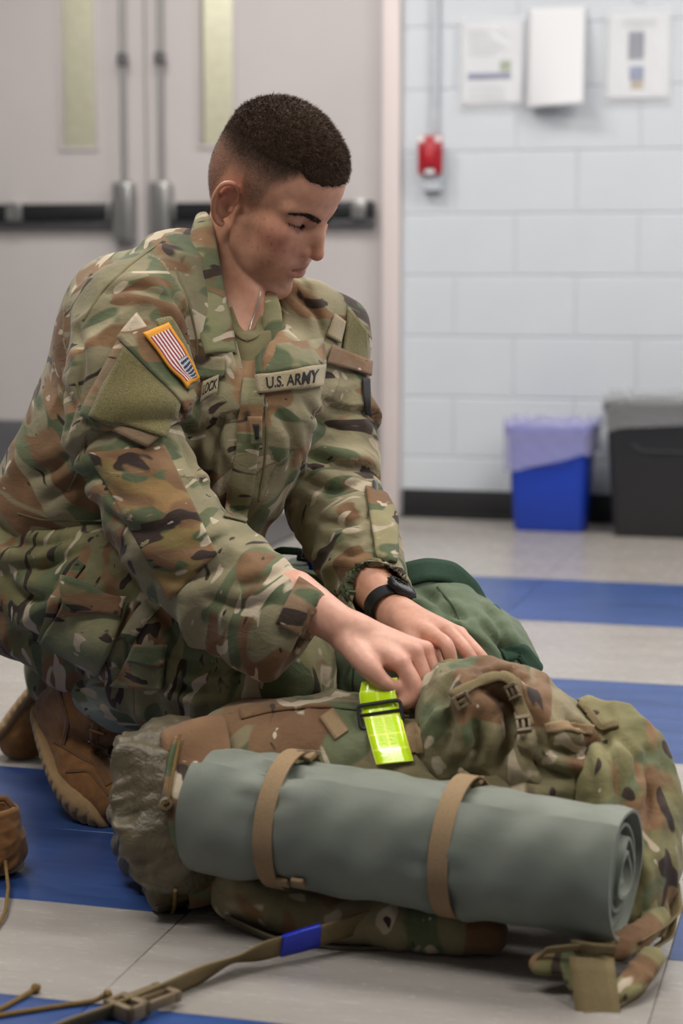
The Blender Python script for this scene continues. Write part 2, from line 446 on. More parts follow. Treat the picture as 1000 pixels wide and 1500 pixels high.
# ------------------------------------------------------------------ waste bins with liner bags
def bin_shell(w, d, h, taper, rnd, t=0.004, n=6):
    """rounded rectangular tapered bin, open on top"""
    def ring(w, d, z, r):
        pts = []
        for (cx, cy, a0) in ((w/2 - r, d/2 - r, 0), (-w/2 + r, d/2 - r, 90), (-w/2 + r, -d/2 + r, 180), (w/2 - r, -d/2 + r, 270)):
            for k in range(n + 1):
                a = math.radians(a0 + 90*k/n); pts.append((cx + r*math.cos(a), cy + r*math.sin(a), z))
        return pts
    def s(z): return taper + (1 - taper) * z / h
    rows = [ring(w*taper - 0.012, d*taper - 0.012, 0, rnd*0.8), ring(w*taper, d*taper, 0.012, rnd)]
    for z in (h*0.5, h - 0.03): rows.append(ring(w*s(z), d*s(z), z, rnd))
    rows += [ring(w + 0.012, d + 0.012, h - 0.026, rnd), ring(w + 0.014, d + 0.014, h, rnd), ring(w - 2*t, d - 2*t, h, rnd), ring(w*taper - 2*t, d*taper - 2*t, 0.012, rnd*0.8)]
    N = len(rows[0]); vs = [p for r_ in rows for p in r_]; fs = []
    for i in range(len(rows) - 1):
        for k in range(N): fs.append((i*N+k, i*N+(k+1) % N, (i+1)*N+(k+1) % N, (i+1)*N+k))
    fs.append(tuple(reversed(range(N)))); fs.append(tuple((len(rows)-1)*N + k for k in range(N)))
    return vs, fs
def liner(w, d, h, drop, rnd, seed, slope):
    """plastic bag folded over the rim, hanging in wrinkles"""
    rs = np.random.RandomState(seed); ph = rs.rand(12) * 6.28
    N = 120; R = 12; vs = []; fs = []
    for j in range(R + 1):
        for k in range(N):
            a = 2*math.pi*k/N
            c, s_ = math.cos(a), math.sin(a); e = 0.28
            x = (abs(c)**e) * (1 if c > 0 else -1) * (w/2 + 0.012); y = (abs(s_)**e) * (1 if s_ > 0 else -1) * (d/2 + 0.012)
            t = j / R
            wr = 0.006*math.sin(a*17 + ph[0] + t*2) + 0.004*math.sin(a*29 + ph[1] - t*5) + 0.003*math.sin(a*47 + ph[2])
            if t < 0.25:                       # puffed ruffle above the rim, turning out
                q = t / 0.25; z = h + 0.006 + 0.016*math.sin(q*math.pi) + wr*0.9; sc = 0.95 + 0.07*q
            else:
                q = (t - 0.25) / 0.75
                dr = drop + slope * (x / w) + 0.006*math.sin(a*5 + ph[3])
                z = h + 0.004 - dr * q + wr*0.3*(1 - q); sc = 1.02 + 0.0025*math.sin(q*math.pi*2 + a*3) - 0.035 * q
            f_ = sc + wr * 0.9
            vs.append((x * f_, y * f_, z))
    for j in range(R):
        for k in range(N): fs.append((j*N+k, j*N+(k+1) % N, (j+1)*N+(k+1) % N, (j+1)*N+k))
    return vs, fs
def make_bin(name, label, u, v, w, d, h, mat, lmat, drop, slope, seed, taper=0.86):
    e = empty(name); e.matrix_world = ROOM @ Matrix.Translation((u, -v, 0.0)); tag(e, label, 'bin')
    vs, fs = bin_shell(w, d, h, taper, 0.03)
    o = MB().add(vs, fs).build('body', mat, e, smooth=True)
    # moulded lip line on the front
    MB().tube([(-w*0.28, -d*0.5*0.97, h*0.70), (-w*0.2, -d*0.5*0.965, h*0.645), (w*0.2, -d*0.5*0.965, h*0.645), (w*0.28, -d*0.5*0.97, h*0.70)], 0.0035, 8).build('moulded_lip', mat, e, smooth=True)
    vs, fs = liner(w, d, h, drop, 0.03, seed, slope)
    o = mesh_obj('liner_bag', vs, fs, lmat, e)
    o.modifiers.new('thick', 'SOLIDIFY').thickness = 0.0006
def film(name, c, alpha, rough):
    t = NT(name); v = t.coords()
    return t.set(hexc(c), rough, 0, t.bump(t.noise(v, 40, 3), 0.5, 0.01), Alpha=alpha, IOR=1.45)
M_bin_blue = simple('blue_bin_plastic', '1238a4', 0.38, 0, 0.04)
M_bin_black = simple('black_bin_plastic', '212124', 0.42, 0, 0.05)
make_bin('recycling_bin', 'small blue recycling bin with a translucent liner bag', 0.535, 0.20, 0.262, 0.19, 0.33, M_bin_blue, film('clear_bluish_film', 'c4c2e8', 0.27, 0.2), 0.115, -0.055, 4)
make_bin('waste_bin', 'large black waste bin with a clear liner folded over its rim', 0.91, 0.215, 0.385, 0.27, 0.415, M_bin_black, film('clear_grey_film', 'c4c4c6', 0.18, 0.18), 0.075, -0.03, 9)
# ------------------------------------------------------------------ noise
def _h(ix, iy, iz, s):
    with np.errstate(over='ignore'):
        n = (ix.astype(np.uint32) * np.uint32(374761393)) ^ (iy.astype(np.uint32) * np.uint32(668265263)) ^ (iz.astype(np.uint32) * np.uint32(2147483647 - 58)) ^ np.uint32(s * 2654435 + 97)
        n = (n ^ (n >> np.uint32(13))) * np.uint32(1274126177)
        n = (n ^ (n >> np.uint32(16))) * np.uint32(2246822519)
        n = n ^ (n >> np.uint32(15))
    return (n & np.uint32(0xffff)).astype(np.float32) / 65535.0
def vnoise(P, s=0):
    P = np.asarray(P, dtype=np.float32); i = np.floor(P).astype(np.int64); f = P - i
    u = f * f * f * (f * (f * 6 - 15) + 10)
    r = 0
    for dx in (0, 1):
        for dy in (0, 1):
            for dz in (0, 1):
                w = (u[:, 0] if dx else 1 - u[:, 0]) * (u[:, 1] if dy else 1 - u[:, 1]) * (u[:, 2] if dz else 1 - u[:, 2])
                r = r + w * _h(i[:, 0] + dx, i[:, 1] + dy, i[:, 2] + dz, s)
    return r * 2 - 1
def fbm(P, oct=3, s=0, gain=0.5):
    r = 0; a = 1; P = np.asarray(P, dtype=np.float32)
    for o in range(oct):
        r = r + a * vnoise(P * (2 ** o) + 17.3 * o, s + o); a *= gain
    return r
def ridge(P, oct=2, s=0):
    """crease-like folds, 0..1 with sharp crests"""
    r = 0; a = 1; t = 0
    for o in range(oct):
        n = 1 - np.abs(vnoise(P * (1.9 ** o) + 9.1 * o, s + o)) * 1.6
        r = r + a * np.clip(n, -0.6, 1); t += a; a *= 0.5
    return r / t
def sstep(a, b, x):
    t = np.clip((x - a) / (b - a), 0, 1); return t * t * (3 - 2 * t)

# ------------------------------------------------------------------ solid shapes as distance fields, meshed with surface nets
def smin(a, b, k):
    if k <= 0: return np.minimum(a, b)
    h = np.clip(k - np.abs(a - b), 0, None) / k
    return np.minimum(a, b) - h * h * k * 0.25
def smax(a, b, k): return -smin(-a, -b, k)
def nrm(v): v = np.asarray(v, float); return v / np.linalg.norm(v)
def frame(x, up=(0, 0, 1)):
    """columns: x, side, up"""
    x = nrm(x); y = np.cross(up, x)
    if np.linalg.norm(y) < 1e-4: y = np.array([0, 1.0, 0])
    y = nrm(y); z = np.cross(x, y); return np.stack([x, y, z], 1)

class SDF:
    def __init__(self): self.p = []
    def _a(self, fn, lo, hi, k, op): self.p.append((fn, np.minimum(lo, hi), np.maximum(lo, hi), k, op)); return self
    def cone(self, a, b, ra, rb, k=0.0, op='+', flat=None):
        a = np.asarray(a, float); b = np.asarray(b, float); R = max(ra, rb)
        if flat is not None: fd, fs = nrm(flat[0]), flat[1]
        def fn(P):
            ab = b - a; q = P - a
            t = np.clip(q @ ab / max(ab @ ab, 1e-12), 0, 1)
            e = q - t[:, None] * ab
            if flat is not None: e = e + (e @ fd)[:, None] * fd * (1 / fs - 1)
            d = np.sqrt((e * e).sum(1)) - (ra + (rb - ra) * t)
            return d * (min(1, fs) if flat is not None else 1)
        return self._a(fn, np.minimum(a, b) - R, np.maximum(a, b) + R, k, op)
    def chain(self, pts, rs, k=0.0, op='+', sub=6, flat=None):
        """one smooth tube through the points (Catmull-Rom), radii follow"""
        pts = np.asarray(pts, float); rs = np.asarray(rs, float); n = len(pts)
        Q = []; R = []
        for i in range(n - 1):
            p0, p1, p2, p3 = pts[max(i-1, 0)], pts[i], pts[i+1], pts[min(i+2, n-1)]
            r0, r1, r2, r3 = rs[max(i-1, 0)], rs[i], rs[i+1], rs[min(i+2, n-1)]
            for j in range(sub):
                t = j / sub
                cr = lambda a, b, c, d: 0.5 * (2*b + (c-a)*t + (2*a-5*b+4*c-d)*t*t + (3*b-a-3*c+d)*t**3)
                Q.append(cr(p0, p1, p2, p3)); R.append(cr(r0, r1, r2, r3))
        Q.append(pts[-1]); R.append(rs[-1]); Q = np.array(Q); R = np.array(R)
        if flat is not None: fd, fs = nrm(flat[0]), flat[1]
        def fn(P):
            best = None
            for i in range(len(Q) - 1):
                a, b = Q[i], Q[i+1]; ab = b - a; q = P - a
                t = np.clip(q @ ab / max(ab @ ab, 1e-12), 0, 1)
                e = q - t[:, None] * ab
                if flat is not None: e = e + (e @ fd)[:, None] * fd * (1 / fs - 1)
                d = np.sqrt((e * e).sum(1)) - (R[i] + (R[i+1] - R[i]) * t)
                best = d if best is None else np.minimum(best, d)
            return best * (min(1, fs) if flat is not None else 1)
        m = R.max()
        return self._a(fn, Q.min(0) - m, Q.max(0) + m, k, op)
    def ell(self, c, r, M=None, k=0.0, op='+'):
        c = np.asarray(c, float); r = np.asarray(r, float); M = np.eye(3) if M is None else np.asarray(M)
        def fn(P):
            q = (P - c) @ M
            k0 = np.sqrt(((q / r) ** 2).sum(1)); k1 = np.sqrt(((q / (r * r)) ** 2).sum(1))
            return np.where(k1 < 1e-9, -r.min(), k0 * (k0 - 1) / np.maximum(k1, 1e-9))
        e = np.sqrt(((M * r) ** 2).sum(1))
        return self._a(fn, c - e, c + e, k, op)
    def box(self, c, h, M=None, rnd=0.01, k=0.0, op='+'):
        c = np.asarray(c, float); h = np.asarray(h, float); M = np.eye(3) if M is None else np.asarray(M)
        def fn(P):
            q = np.abs((P - c) @ M) - (h - rnd)
            return np.sqrt((np.maximum(q, 0) ** 2).sum(1)) + np.minimum(q.max(1), 0) - rnd
        e = np.abs(M) @ h
        return self._a(fn, c - e, c + e, k, op)
    def loft(self, secs, k=0.0, op='+', p=2.0):
        """secs: (centre, lateral dir, half width, half depth) along a near-straight axis"""
        C = np.array([s[0] for s in secs], float); L = np.array([nrm(s[1]) for s in secs]); W = np.array([s[2] for s in secs]); D = np.array([s[3] for s in secs])
        ax = nrm(C[-1] - C[0]); S = (C - C[0]) @ ax
        tt = np.linspace(S[0], S[-1], 60)
        def cub(Y):
            Y = np.asarray(Y, float); out = np.empty((60,) + Y.shape[1:])
            for i, t in enumerate(tt):
                j = min(max(np.searchsorted(S, t) - 1, 0), len(S) - 2); u = (t - S[j]) / (S[j+1] - S[j])
                a, b, c, d = Y[max(j-1, 0)], Y[j], Y[j+1], Y[min(j+2, len(S)-1)]
                out[i] = 0.5 * (2*b + (c-a)*u + (2*a-5*b+4*c-d)*u*u + (3*b-a-3*c+d)*u**3)
            return out
        Cc, Lc, Wc, Dc = cub(C), cub(L), cub(W), cub(D)
        def fn(P):
            s = (P - C[0]) @ ax
            ip = lambda Y: np.interp(s, tt, Y)
            c = np.stack([ip(Cc[:, i]) for i in range(3)], 1); l = np.stack([ip(Lc[:, i]) for i in range(3)], 1)
            l = l - (l @ ax)[:, None] * ax; l /= np.linalg.norm(l, axis=1)[:, None]
            q = P - c; q = q - (q @ ax)[:, None] * ax
            x = (q * l).sum(1); fdir = np.cross(l, ax); y = (q * fdir).sum(1)
            w, d = ip(Wc), ip(Dc)
            kk = (np.abs(x / w) ** p + np.abs(y / d) ** p) ** (1 / p)
            rad = np.sqrt(x * x + y * y)
            dist = np.where(kk > 1e-6, rad * (1 - 1 / np.maximum(kk, 1e-6)), -np.minimum(w, d))
            end = np.maximum(S[0] - s, s - S[-1])
            return smax(dist, end, 0.03)
        m = max(W.max(), D.max()) + 0.02
        return self._a(fn, C.min(0) - m, C.max(0) + m, k, op)
    def cut(self, pt, n, k=0.004):
        """remove everything on the side n points to"""
        pt = np.asarray(pt, float); n = nrm(n)
        return self._a(lambda P: -((P - pt) @ n), np.full(3, -9.), np.full(3, 9.), k, '-')
    def field(self, P, margin):
        """combined distance at the points P"""
        F = np.full(len(P), 0.5, dtype=np.float32)
        for fn, a, b, k, op in self.p:
            m = margin + max(k, 0) + 0.004
            ok = ((P > (a - m)) & (P < (b + m))).all(1)
            i = np.nonzero(ok)[0]
            if len(i) == 0: continue
            d = fn(P[i]).astype(np.float32)
            F[i] = smin(F[i], d, k) if op == '+' else smax(F[i], -d, k)
        return F
    def mesh(self, h, smooth=1, c=4):
        """coarse pass, then fine samples only near the surface"""
        pos = [q for q in self.p if q[4] == '+']
        lo = np.min([q[1] for q in pos], 0) - 4 * h - 0.01; hi = np.max([q[2] for q in pos], 0) + 4 * h + 0.01
        nc = np.ceil((hi - lo) / (c * h)).astype(int) + 1
        G = np.stack(np.meshgrid(*[lo[i] + c * h * np.arange(nc[i]) for i in range(3)], indexing='ij'), -1).reshape(-1, 3).astype(np.float32)
        Fc = self.field(G, 3 * c * h).reshape(nc)
        near = np.abs(Fc) < c * h * 2.2
        S = Fc < 0
        n = (nc - 1) * c + 1
        act = np.zeros(nc - 1, dtype=bool); first = S[:-1, :-1, :-1]
        for dx in (0, 1):
            for dy in (0, 1):
                for dz in (0, 1):
                    sl = (slice(dx, nc[0]-1+dx), slice(dy, nc[1]-1+dy), slice(dz, nc[2]-1+dz))
                    act |= near[sl] | (S[sl] != first)
        m = np.zeros(n, dtype=bool)
        big = np.repeat(np.repeat(np.repeat(act, c, 0), c, 1), c, 2)
        for dx in (0, 1):
            for dy in (0, 1):
                for dz in (0, 1):
                    m[dx:n[0]-1+dx, dy:n[1]-1+dy, dz:n[2]-1+dz] |= big
        idn = [np.minimum((np.arange(n[i]) + c // 2) // c, nc[i] - 1) for i in range(3)]
        F = Fc[np.ix_(*idn)].copy()
        I = np.argwhere(m)
        F[m] = self.field((lo + h * I).astype(np.float32), 3 * h)
        V, Q = surface_nets(F, lo, h)
        V = laplace(V, Q, smooth, 0.5)
        return V, Q

def surface_nets(F, lo, h):
    n = np.array(F.shape); S = F < 0
    c = np.zeros(n - 1, dtype=np.uint8)
    for dx in (0, 1):
        for dy in (0, 1):
            for dz in (0, 1):
                c += S[dx:n[0]-1+dx, dy:n[1]-1+dy, dz:n[2]-1+dz]
    act = (c > 0) & (c < 8)
    I = np.argwhere(act)
    idx = np.full(n - 1, -1, dtype=np.int32); idx[act] = np.arange(len(I))
    corners = [(a, b, d) for a in (0, 1) for b in (0, 1) for d in (0, 1)]
    vals = {o: F[I[:, 0]+o[0], I[:, 1]+o[1], I[:, 2]+o[2]] for o in corners}
    acc = np.zeros((len(I), 3)); cnt = np.zeros(len(I))
    for o in corners:
        for d in range(3):
            if o[d]: continue
            o2 = list(o); o2[d] = 1; o2 = tuple(o2)
            a, b = vals[o], vals[o2]; m = (a < 0) != (b < 0)
            t = np.where(m, a / np.where(m, a - b, 1), 0)
            q = np.tile(np.array(o, float), (len(I), 1)); q[:, d] = t
            acc += q * m[:, None]; cnt += m
    V = lo + h * (I + acc / cnt[:, None])
    quads = []
    for d in range(3):
        e1, e2 = (d + 1) % 3, (d + 2) % 3
        s0 = [slice(None)] * 3; s1 = [slice(None)] * 3; s0[d] = slice(0, -1); s1[d] = slice(1, None)
        A0, A1 = S[tuple(s0)], S[tuple(s1)]
        E = np.argwhere(A0 != A1)
        ok = (E[:, e1] > 0) & (E[:, e2] > 0) & (E[:, e1] < n[e1] - 1) & (E[:, e2] < n[e2] - 1)
        E = E[ok]
        def cell(o1, o2):
            q = E.copy(); q[:, e1] -= o1; q[:, e2] -= o2; return idx[q[:, 0], q[:, 1], q[:, 2]]
        qd = np.stack([cell(1, 1), cell(0, 1), cell(0, 0), cell(1, 0)], 1)
        ins = A0[E[:, 0], E[:, 1], E[:, 2]]
        qd = np.where(ins[:, None], qd, qd[:, ::-1]); quads.append(qd)
    Q = np.concatenate(quads); Q = Q[(Q >= 0).all(1)]
    return V, Q.astype(np.int32)

def laplace(V, Q, it=1, lam=0.5):
    if it <= 0: return V
    a = np.concatenate([Q[:, i] for i in range(4)]); b = np.concatenate([Q[:, (i + 1) % 4] for i in range(4)])
    i = np.concatenate([a, b]); j = np.concatenate([b, a]); N = len(V)
    deg = np.bincount(i, minlength=N).astype(float); deg[deg == 0] = 1
    for _ in range(it):
        M = np.stack([np.bincount(i, V[j, k], minlength=N) for k in range(3)], 1) / deg[:, None]
        V = V + lam * (M - V)
    return V
def vnormals(V, Q):
    n = np.cross(V[Q[:, 2]] - V[Q[:, 0]], V[Q[:, 3]] - V[Q[:, 1]]); N = np.zeros_like(V)
    for c in range(4):
        for k in range(3): N[:, k] += np.bincount(Q[:, c], n[:, k], minlength=len(V))
    return N / np.maximum(np.linalg.norm(N, axis=1), 1e-12)[:, None]
def set_attr(o, name, arr):
    me = o.data; arr = np.asarray(arr, dtype=np.float32)
    if arr.shape[1] == 3:
        a = me.attributes.new(name, 'FLOAT_VECTOR', 'POINT'); a.data.foreach_set('vector', arr.ravel())
    else:
        a = me.attributes.new(name, 'FLOAT_COLOR', 'POINT'); a.data.foreach_set('color', arr.ravel())

from mathutils.bvhtree import BVHTree
CAMP = Vector((0, 0, CAMH))
def bvh_of(*objs):
    vs = []; fs = []
    for o in objs:
        b = len(vs); me = o.data; mw = o.matrix_world
        co = np.empty(len(me.vertices) * 3, dtype=np.float32); me.vertices.foreach_get('co', co)
        vs += [tuple(p) for p in co.reshape(-1, 3)]
        fs += [tuple(b + i for i in p.vertices) for p in me.polygons]
    return BVHTree.FromPolygons(vs, fs)
def hit(bvh, px, py, fallback=2.8):
    loc, n, i, d = bvh.ray_cast(CAMP, ray(px, py).normalized())
    if loc is None:                                # beside the outline: the closest point of the surface
        best = None
        for Y in np.arange(fallback - 0.5, fallback + 0.5, 0.02):
            l, n, i, d = bvh.find_nearest(at(px, py, float(Y)))
            if l is not None and (best is None or d < best[0]): best = (d, l, n)
        if best is None: return at(px, py, fallback), Vector((0, -1, 0.2)).normalized()
        return best[1], best[2]
    return loc, n
def patch_points(bvh, quad, nu, nv, off, smooth=3, fallback=2.8, keep_flat=0.0):
    """grid on a surface under four corners given in picture space: tl, tr, br, bl"""
    P = np.zeros((nv + 1, nu + 1, 3)); Nn = np.zeros_like(P)
    q = [np.array(c, float) for c in quad]
    for j in range(nv + 1):
        for i in range(nu + 1):
            u, v = i / nu, j / nv
            c = q[0]*(1-u)*(1-v) + q[1]*u*(1-v) + q[2]*u*v + q[3]*(1-u)*v
            l, n = hit(bvh, c[0], c[1], fallback); P[j, i] = l; Nn[j, i] = n
    for _ in range(smooth):
        for X in (P, Nn):
            Y = X.copy()
            Y[1:-1] += 0.5 * (0.5 * (X[:-2] + X[2:]) - X[1:-1]); Y[:, 1:-1] += 0.5 * (0.5 * (X[:, :-2] + X[:, 2:]) - X[:, 1:-1])
            X[:] = Y
    Nn /= np.linalg.norm(Nn, axis=2, keepdims=True)
    return P + Nn * off, Nn
def grid_mesh(P):
    nv, nu = P.shape[0] - 1, P.shape[1] - 1
    fs = [(j*(nu+1)+i, (j+1)*(nu+1)+i, (j+1)*(nu+1)+i+1, j*(nu+1)+i+1) for j in range(nv) for i in range(nu)]
    return P.reshape(-1, 3), fs
def patch(name, bvh, quad, nu, nv, mat, parent, off=0.002, thick=0.002, smooth=3, fallback=2.8, uv=True, bevel=0.0):
    P, Nn = patch_points(bvh, quad, nu, nv, off, smooth, fallback)
    vs, fs = grid_mesh(P)
    o = mesh_obj(name, vs, fs, mat, parent)
    if uv: uv_grid(o, nu, nv)
    if thick:
        m = o.modifiers.new('thick', 'SOLIDIFY'); m.thickness = thick; m.offset = 1.0
    return o
def uv_grid(o, nu, nv):
    set_attr(o, 'uvw', np.array([(i / nu, 1 - j / nv, 0) for j in range(nv + 1) for i in range(nu + 1)]))

def creases(V, Q, lines, fallback=2.8):
    """sharp valleys with swollen sides along lines traced on the surface"""
    tree = BVHTree.FromPolygons([tuple(p) for p in V], [tuple(q) for q in Q.tolist()])
    N = vnormals(V, Q); disp = np.zeros(len(V))
    for pts, amp, w in lines:
        pts = np.array(pts, float); t = np.linspace(0, len(pts) - 1, 16); c = np.stack([np.interp(t, np.arange(len(pts)), pts[:, k]) for k in (0, 1)], 1)
        for _ in range(2): c[1:-1] = 0.25*c[:-2] + 0.5*c[1:-1] + 0.25*c[2:]
        P = []
        for q in c:
            l, n = hit(tree, q[0], q[1], None) if False else (tree.ray_cast(CAMP, ray(q[0], q[1]).normalized())[0], None)
            if l is not None: P.append(l)
        if len(P) < 3: continue
        P = np.array([tuple(p) for p in P]); lo, hi = P.min(0) - w * 4, P.max(0) + w * 4
        i = np.nonzero(((V > lo) & (V < hi)).all(1))[0]; v = V[i]; best = np.full(len(i), 9.0); tb = np.zeros(len(i))
        for k in range(len(P) - 1):
            d, t_ = seg_dist_(v, P[k], P[k+1]); m = d < best; best = np.where(m, d, best); tb = np.where(m, (k + t_) / (len(P) - 1), tb)
        fade = np.sin(np.pi * np.clip(tb, 0.02, 0.98)) ** 0.6
        disp[i] += fade * amp * (-1.0 * np.exp(-(best / (0.55 * w)) ** 2) + 0.55 * np.exp(-((best - 1.7 * w) / w) ** 2))
    return V + N * disp[:, None]
def seg_dist_(V, a, b):
    ab = b - a; t = np.clip((V - a) @ ab / max(ab @ ab, 1e-12), 0, 1); return np.linalg.norm(V - a - t[:, None] * ab, axis=1), t
# ------------------------------------------------------------------ the kneeling person: skin materials
def skin_mat():
    t = NT('skin')
    c = t.node('ShaderNodeAttribute', attribute_name='tint').outputs['Color']
    v = t.coords()
    mott = t.ramp(t.noise(v, 90, 4, 0.6), [(0.3, (0.90, 0.86, 0.84, 1)), (0.7, (1.05, 1.04, 1.03, 1))])
    col = t.mix(1.0, c, mott, 'MULTIPLY')
    n = t.bump(t.noise(v, 900, 3, 0.7), 0.18, 0.0006)
    return t.set(col, 0.48, 0, n, Subsurface_Weight=0.18, Subsurface_Radius=(0.012, 0.005, 0.0025), Subsurface_Scale=0.5)
M_skin = skin_mat()
M_hair = simple('dark_brown_hair', '38291f', 0.8, 0, 0.35, 200, Specular_IOR_Level=0.2)
M_hairs = simple('short_brown_hair', '4a3728', 0.6, 0, 0.4, 300, Specular_IOR_Level=0.3)
M_lash = simple('eyelash_brow_hair', '1f1512', 0.6, 0, 0.2, 300)

person = empty('person', (-0.33, 2.88, 0.0))
tag(person, 'person in camouflage uniform kneeling and reaching into the open pack', 'person')
PIV = Vector(person.location)
def under(o, parent=None):
    """parent an object whose mesh is in world coordinates under the person (or a part of it)"""
    o.parent = parent or person
    root = o.parent; off = Vector((0, 0, 0))
    while root is not None: off += root.location; root = root.parent
    o.location = -off
    return o

# ---- head frame: x forward, y left, z up, origin between the ears
HY, HP, HR = math.radians(28.0), math.radians(31.0), math.radians(10.0)
HO = np.array([-0.1035, 2.828, 0.9255])
def head_axes():
    F = np.array([math.cos(HY)*math.cos(HP), -math.sin(HY)*math.cos(HP), -math.sin(HP)])
    Lf = np.array([math.sin(HY), math.cos(HY), 0]); Up = np.cross(F, Lf); c, s = math.cos(HR), math.sin(HR)
    return np.stack([F, c*Lf + s*Up, -s*Lf + c*Up], 1)
HM = head_axes()
def hw(p): return HO + HM @ np.asarray(p, float)
def hl(P): return (np.asarray(P) - HO) @ HM

def build_head():
    s = SDF(); E = np.eye(3)
    s.ell((-0.004, 0, 0.047), (0.097, 0.0755, 0.088))                      # braincase
    s.ell((0.030, 0, 0.052), (0.068, 0.062, 0.066), k=0.02)                # forehead
    s.ell((-0.050, 0, 0.005), (0.046, 0.058, 0.055), k=0.03)               # back of skull
    s.ell((0.046, 0, -0.030), (0.047, 0.054, 0.075), k=0.025)              # face mass
    s.ell((0.038, 0, -0.070), (0.045, 0.046, 0.046), k=0.02)               # lower face
    for y in (-1, 1):
        s.chain([(0.006, y*0.056, -0.028), (0.014, y*0.054, -0.064), (0.042, y*0.038, -0.096), (0.064, y*0.014, -0.116)], [0.013, 0.0135, 0.0135, 0.014], k=0.018)
        s.ell((0.052, y*0.0465, -0.014), (0.024, 0.014, 0.015), k=0.02)    # cheekbone
        s.cone((0.085, y*0.011, 0.025), (0.064, y*0.050, 0.024), 0.0095, 0.0085, k=0.014)   # brow ridge
        s.ell((0.052, y*0.036, -0.045), (0.022, 0.015, 0.030), k=0.03)     # cheek
    s.ell((0.067, 0, -0.114), (0.019, 0.021, 0.016), k=0.014)              # chin
    s.ell((0.069, 0, -0.064), (0.022, 0.028, 0.026), k=0.016)              # mouth bulge
    for y in (-1, 1):
        s.ell((0.094, y*0.034, 0.007), (0.022, 0.017, 0.0115), k=0.012, op='-')   # eye socket
    # nose
    s.chain([(0.084, 0, 0.022), (0.095, 0, 0.002), (0.103, 0, -0.020), (0.1055, 0, -0.032)], [0.0078, 0.0072, 0.0085, 0.0095], k=0.010)
    s.ell((0.1055, 0, -0.0345), (0.0105, 0.0095, 0.009), k=0.006)
    for y in (-1, 1):
        s.ell((0.0915, y*0.0125, -0.0375), (0.0115, 0.0065, 0.0078), k=0.004)
        s.cone((0.092, y*0.009, -0.008), (0.080, y*0.020, -0.030), 0.006, 0.009, k=0.014)
        s.ell((0.0965, y*0.0062, -0.0455), (0.006, 0.0025, 0.003), k=0.002, op='-')
    # eyeballs under lowered lids
    for y in (-1, 1):
        s.ell((0.0685, y*0.0345, 0.0075), (0.0135, 0.0150, 0.0122), k=0.005)
        s.chain([(0.0785, y*0.020, 0.0145), (0.0815, y*0.034, 0.0175), (0.069, y*0.051, 0.012)], [0.0028, 0.0030, 0.0028], k=0.006)   # upper lid fold
        s.chain([(0.0780, y*0.0190, 0.0025), (0.0840, y*0.033, 0.0015), (0.0690, y*0.0515, 0.0050)], [0.0012, 0.0016, 0.0012], k=0.0015, op='-')  # lid slit
    # lips
    for y in (-1, 1):
        s.chain([(0.0930, 0, -0.0605), (0.0915, y*0.008, -0.0600), (0.0840, y*0.018, -0.0645), (0.0690, y*0.0320, -0.0705)], [0.0052, 0.0052, 0.0040, 0.0018], k=0.003)
        s.chain([(0.0900, 0, -0.0770), (0.0885, y*0.010, -0.0765), (0.0820, y*0.019, -0.0735), (0.0690, y*0.0310, -0.0715)], [0.0072, 0.0068, 0.0050, 0.0020], k=0.004)
        s.chain([(0.0980, 0, -0.0680), (0.0955, y*0.009, -0.0680), (0.0870, y*0.020, -0.0690), (0.0690, y*0.0350, -0.0712)], [0.0026, 0.0026, 0.0024, 0.0018], k=0.0015, op='-')
    s.ell((0.092, 0, -0.0920), (0.012, 0.018, 0.006), k=0.010, op='-')      # crease above chin
    # ears
    for y in (-1, 1):
        tx = math.radians(24); ry = math.radians(26)
        X = np.array([math.cos(tx), -y*math.sin(tx), 0]); Z = np.array([-math.sin(ry)*math.cos(tx), y*math.sin(ry)*math.sin(tx)+y*0.12, math.cos(ry)]); Z = nrm(Z - X*(X@Z)); Y = np.cross(Z, X)
        Mx = np.stack([X, Y, Z], 1); c = np.array([-0.0205, y*0.0745, -0.0125])
        T = lambda p: c + Mx @ (np.array([p[0] * 0.84, y*p[1], p[2]]) * 1.18)
        s.ell(T((-0.001, 0.002, 0.004)), (0.0150, 0.0068, 0.0310), Mx, k=0.006)
        rim = [(0.012, 0.002, 0.006), (0.011, 0.006, 0.022), (0.001, 0.009, 0.0325), (-0.012, 0.010, 0.0265), (-0.0175, 0.010, 0.008), (-0.0145, 0.008, -0.010), (-0.006, 0.005, -0.023), (0.003, 0.003, -0.027)]
        s.chain([T(p) for p in rim], [0.0036, 0.0038, 0.0042, 0.0042, 0.0040, 0.0038, 0.0048, 0.0058], k=0.0028)
        s.ell(T((0.001, 0.0105, -0.003)), (0.0095, 0.0075, 0.013), Mx, k=0.003, op='-')
        s.ell(T((-0.004, 0.0125, 0.017)), (0.009, 0.006, 0.0115), Mx, k=0.003, op='-')
        s.chain([T((-0.004, 0.008, 0.013)), T((-0.009, 0.008, 0.003)), T((-0.006, 0.007, -0.011))], [0.0026, 0.003, 0.0026], k=0.003)
        s.ell(T((0.010, 0.006, -0.004)), (0.004, 0.004, 0.006), Mx, k=0.003)
    # neck stub
    s.chain([(-0.032, 0, -0.020), hl(A(350, 345, 2.86)), hl(A(350, 395, 2.865))], [0.047, 0.049, 0.050], k=0.022)
    s.ell((0.006, 0, -0.086), (0.038, 0.034, 0.020), k=0.012)               # under the jaw
    V, Q = s.mesh(0.0016, smooth=1)
    return HO + V @ HM.T, Q

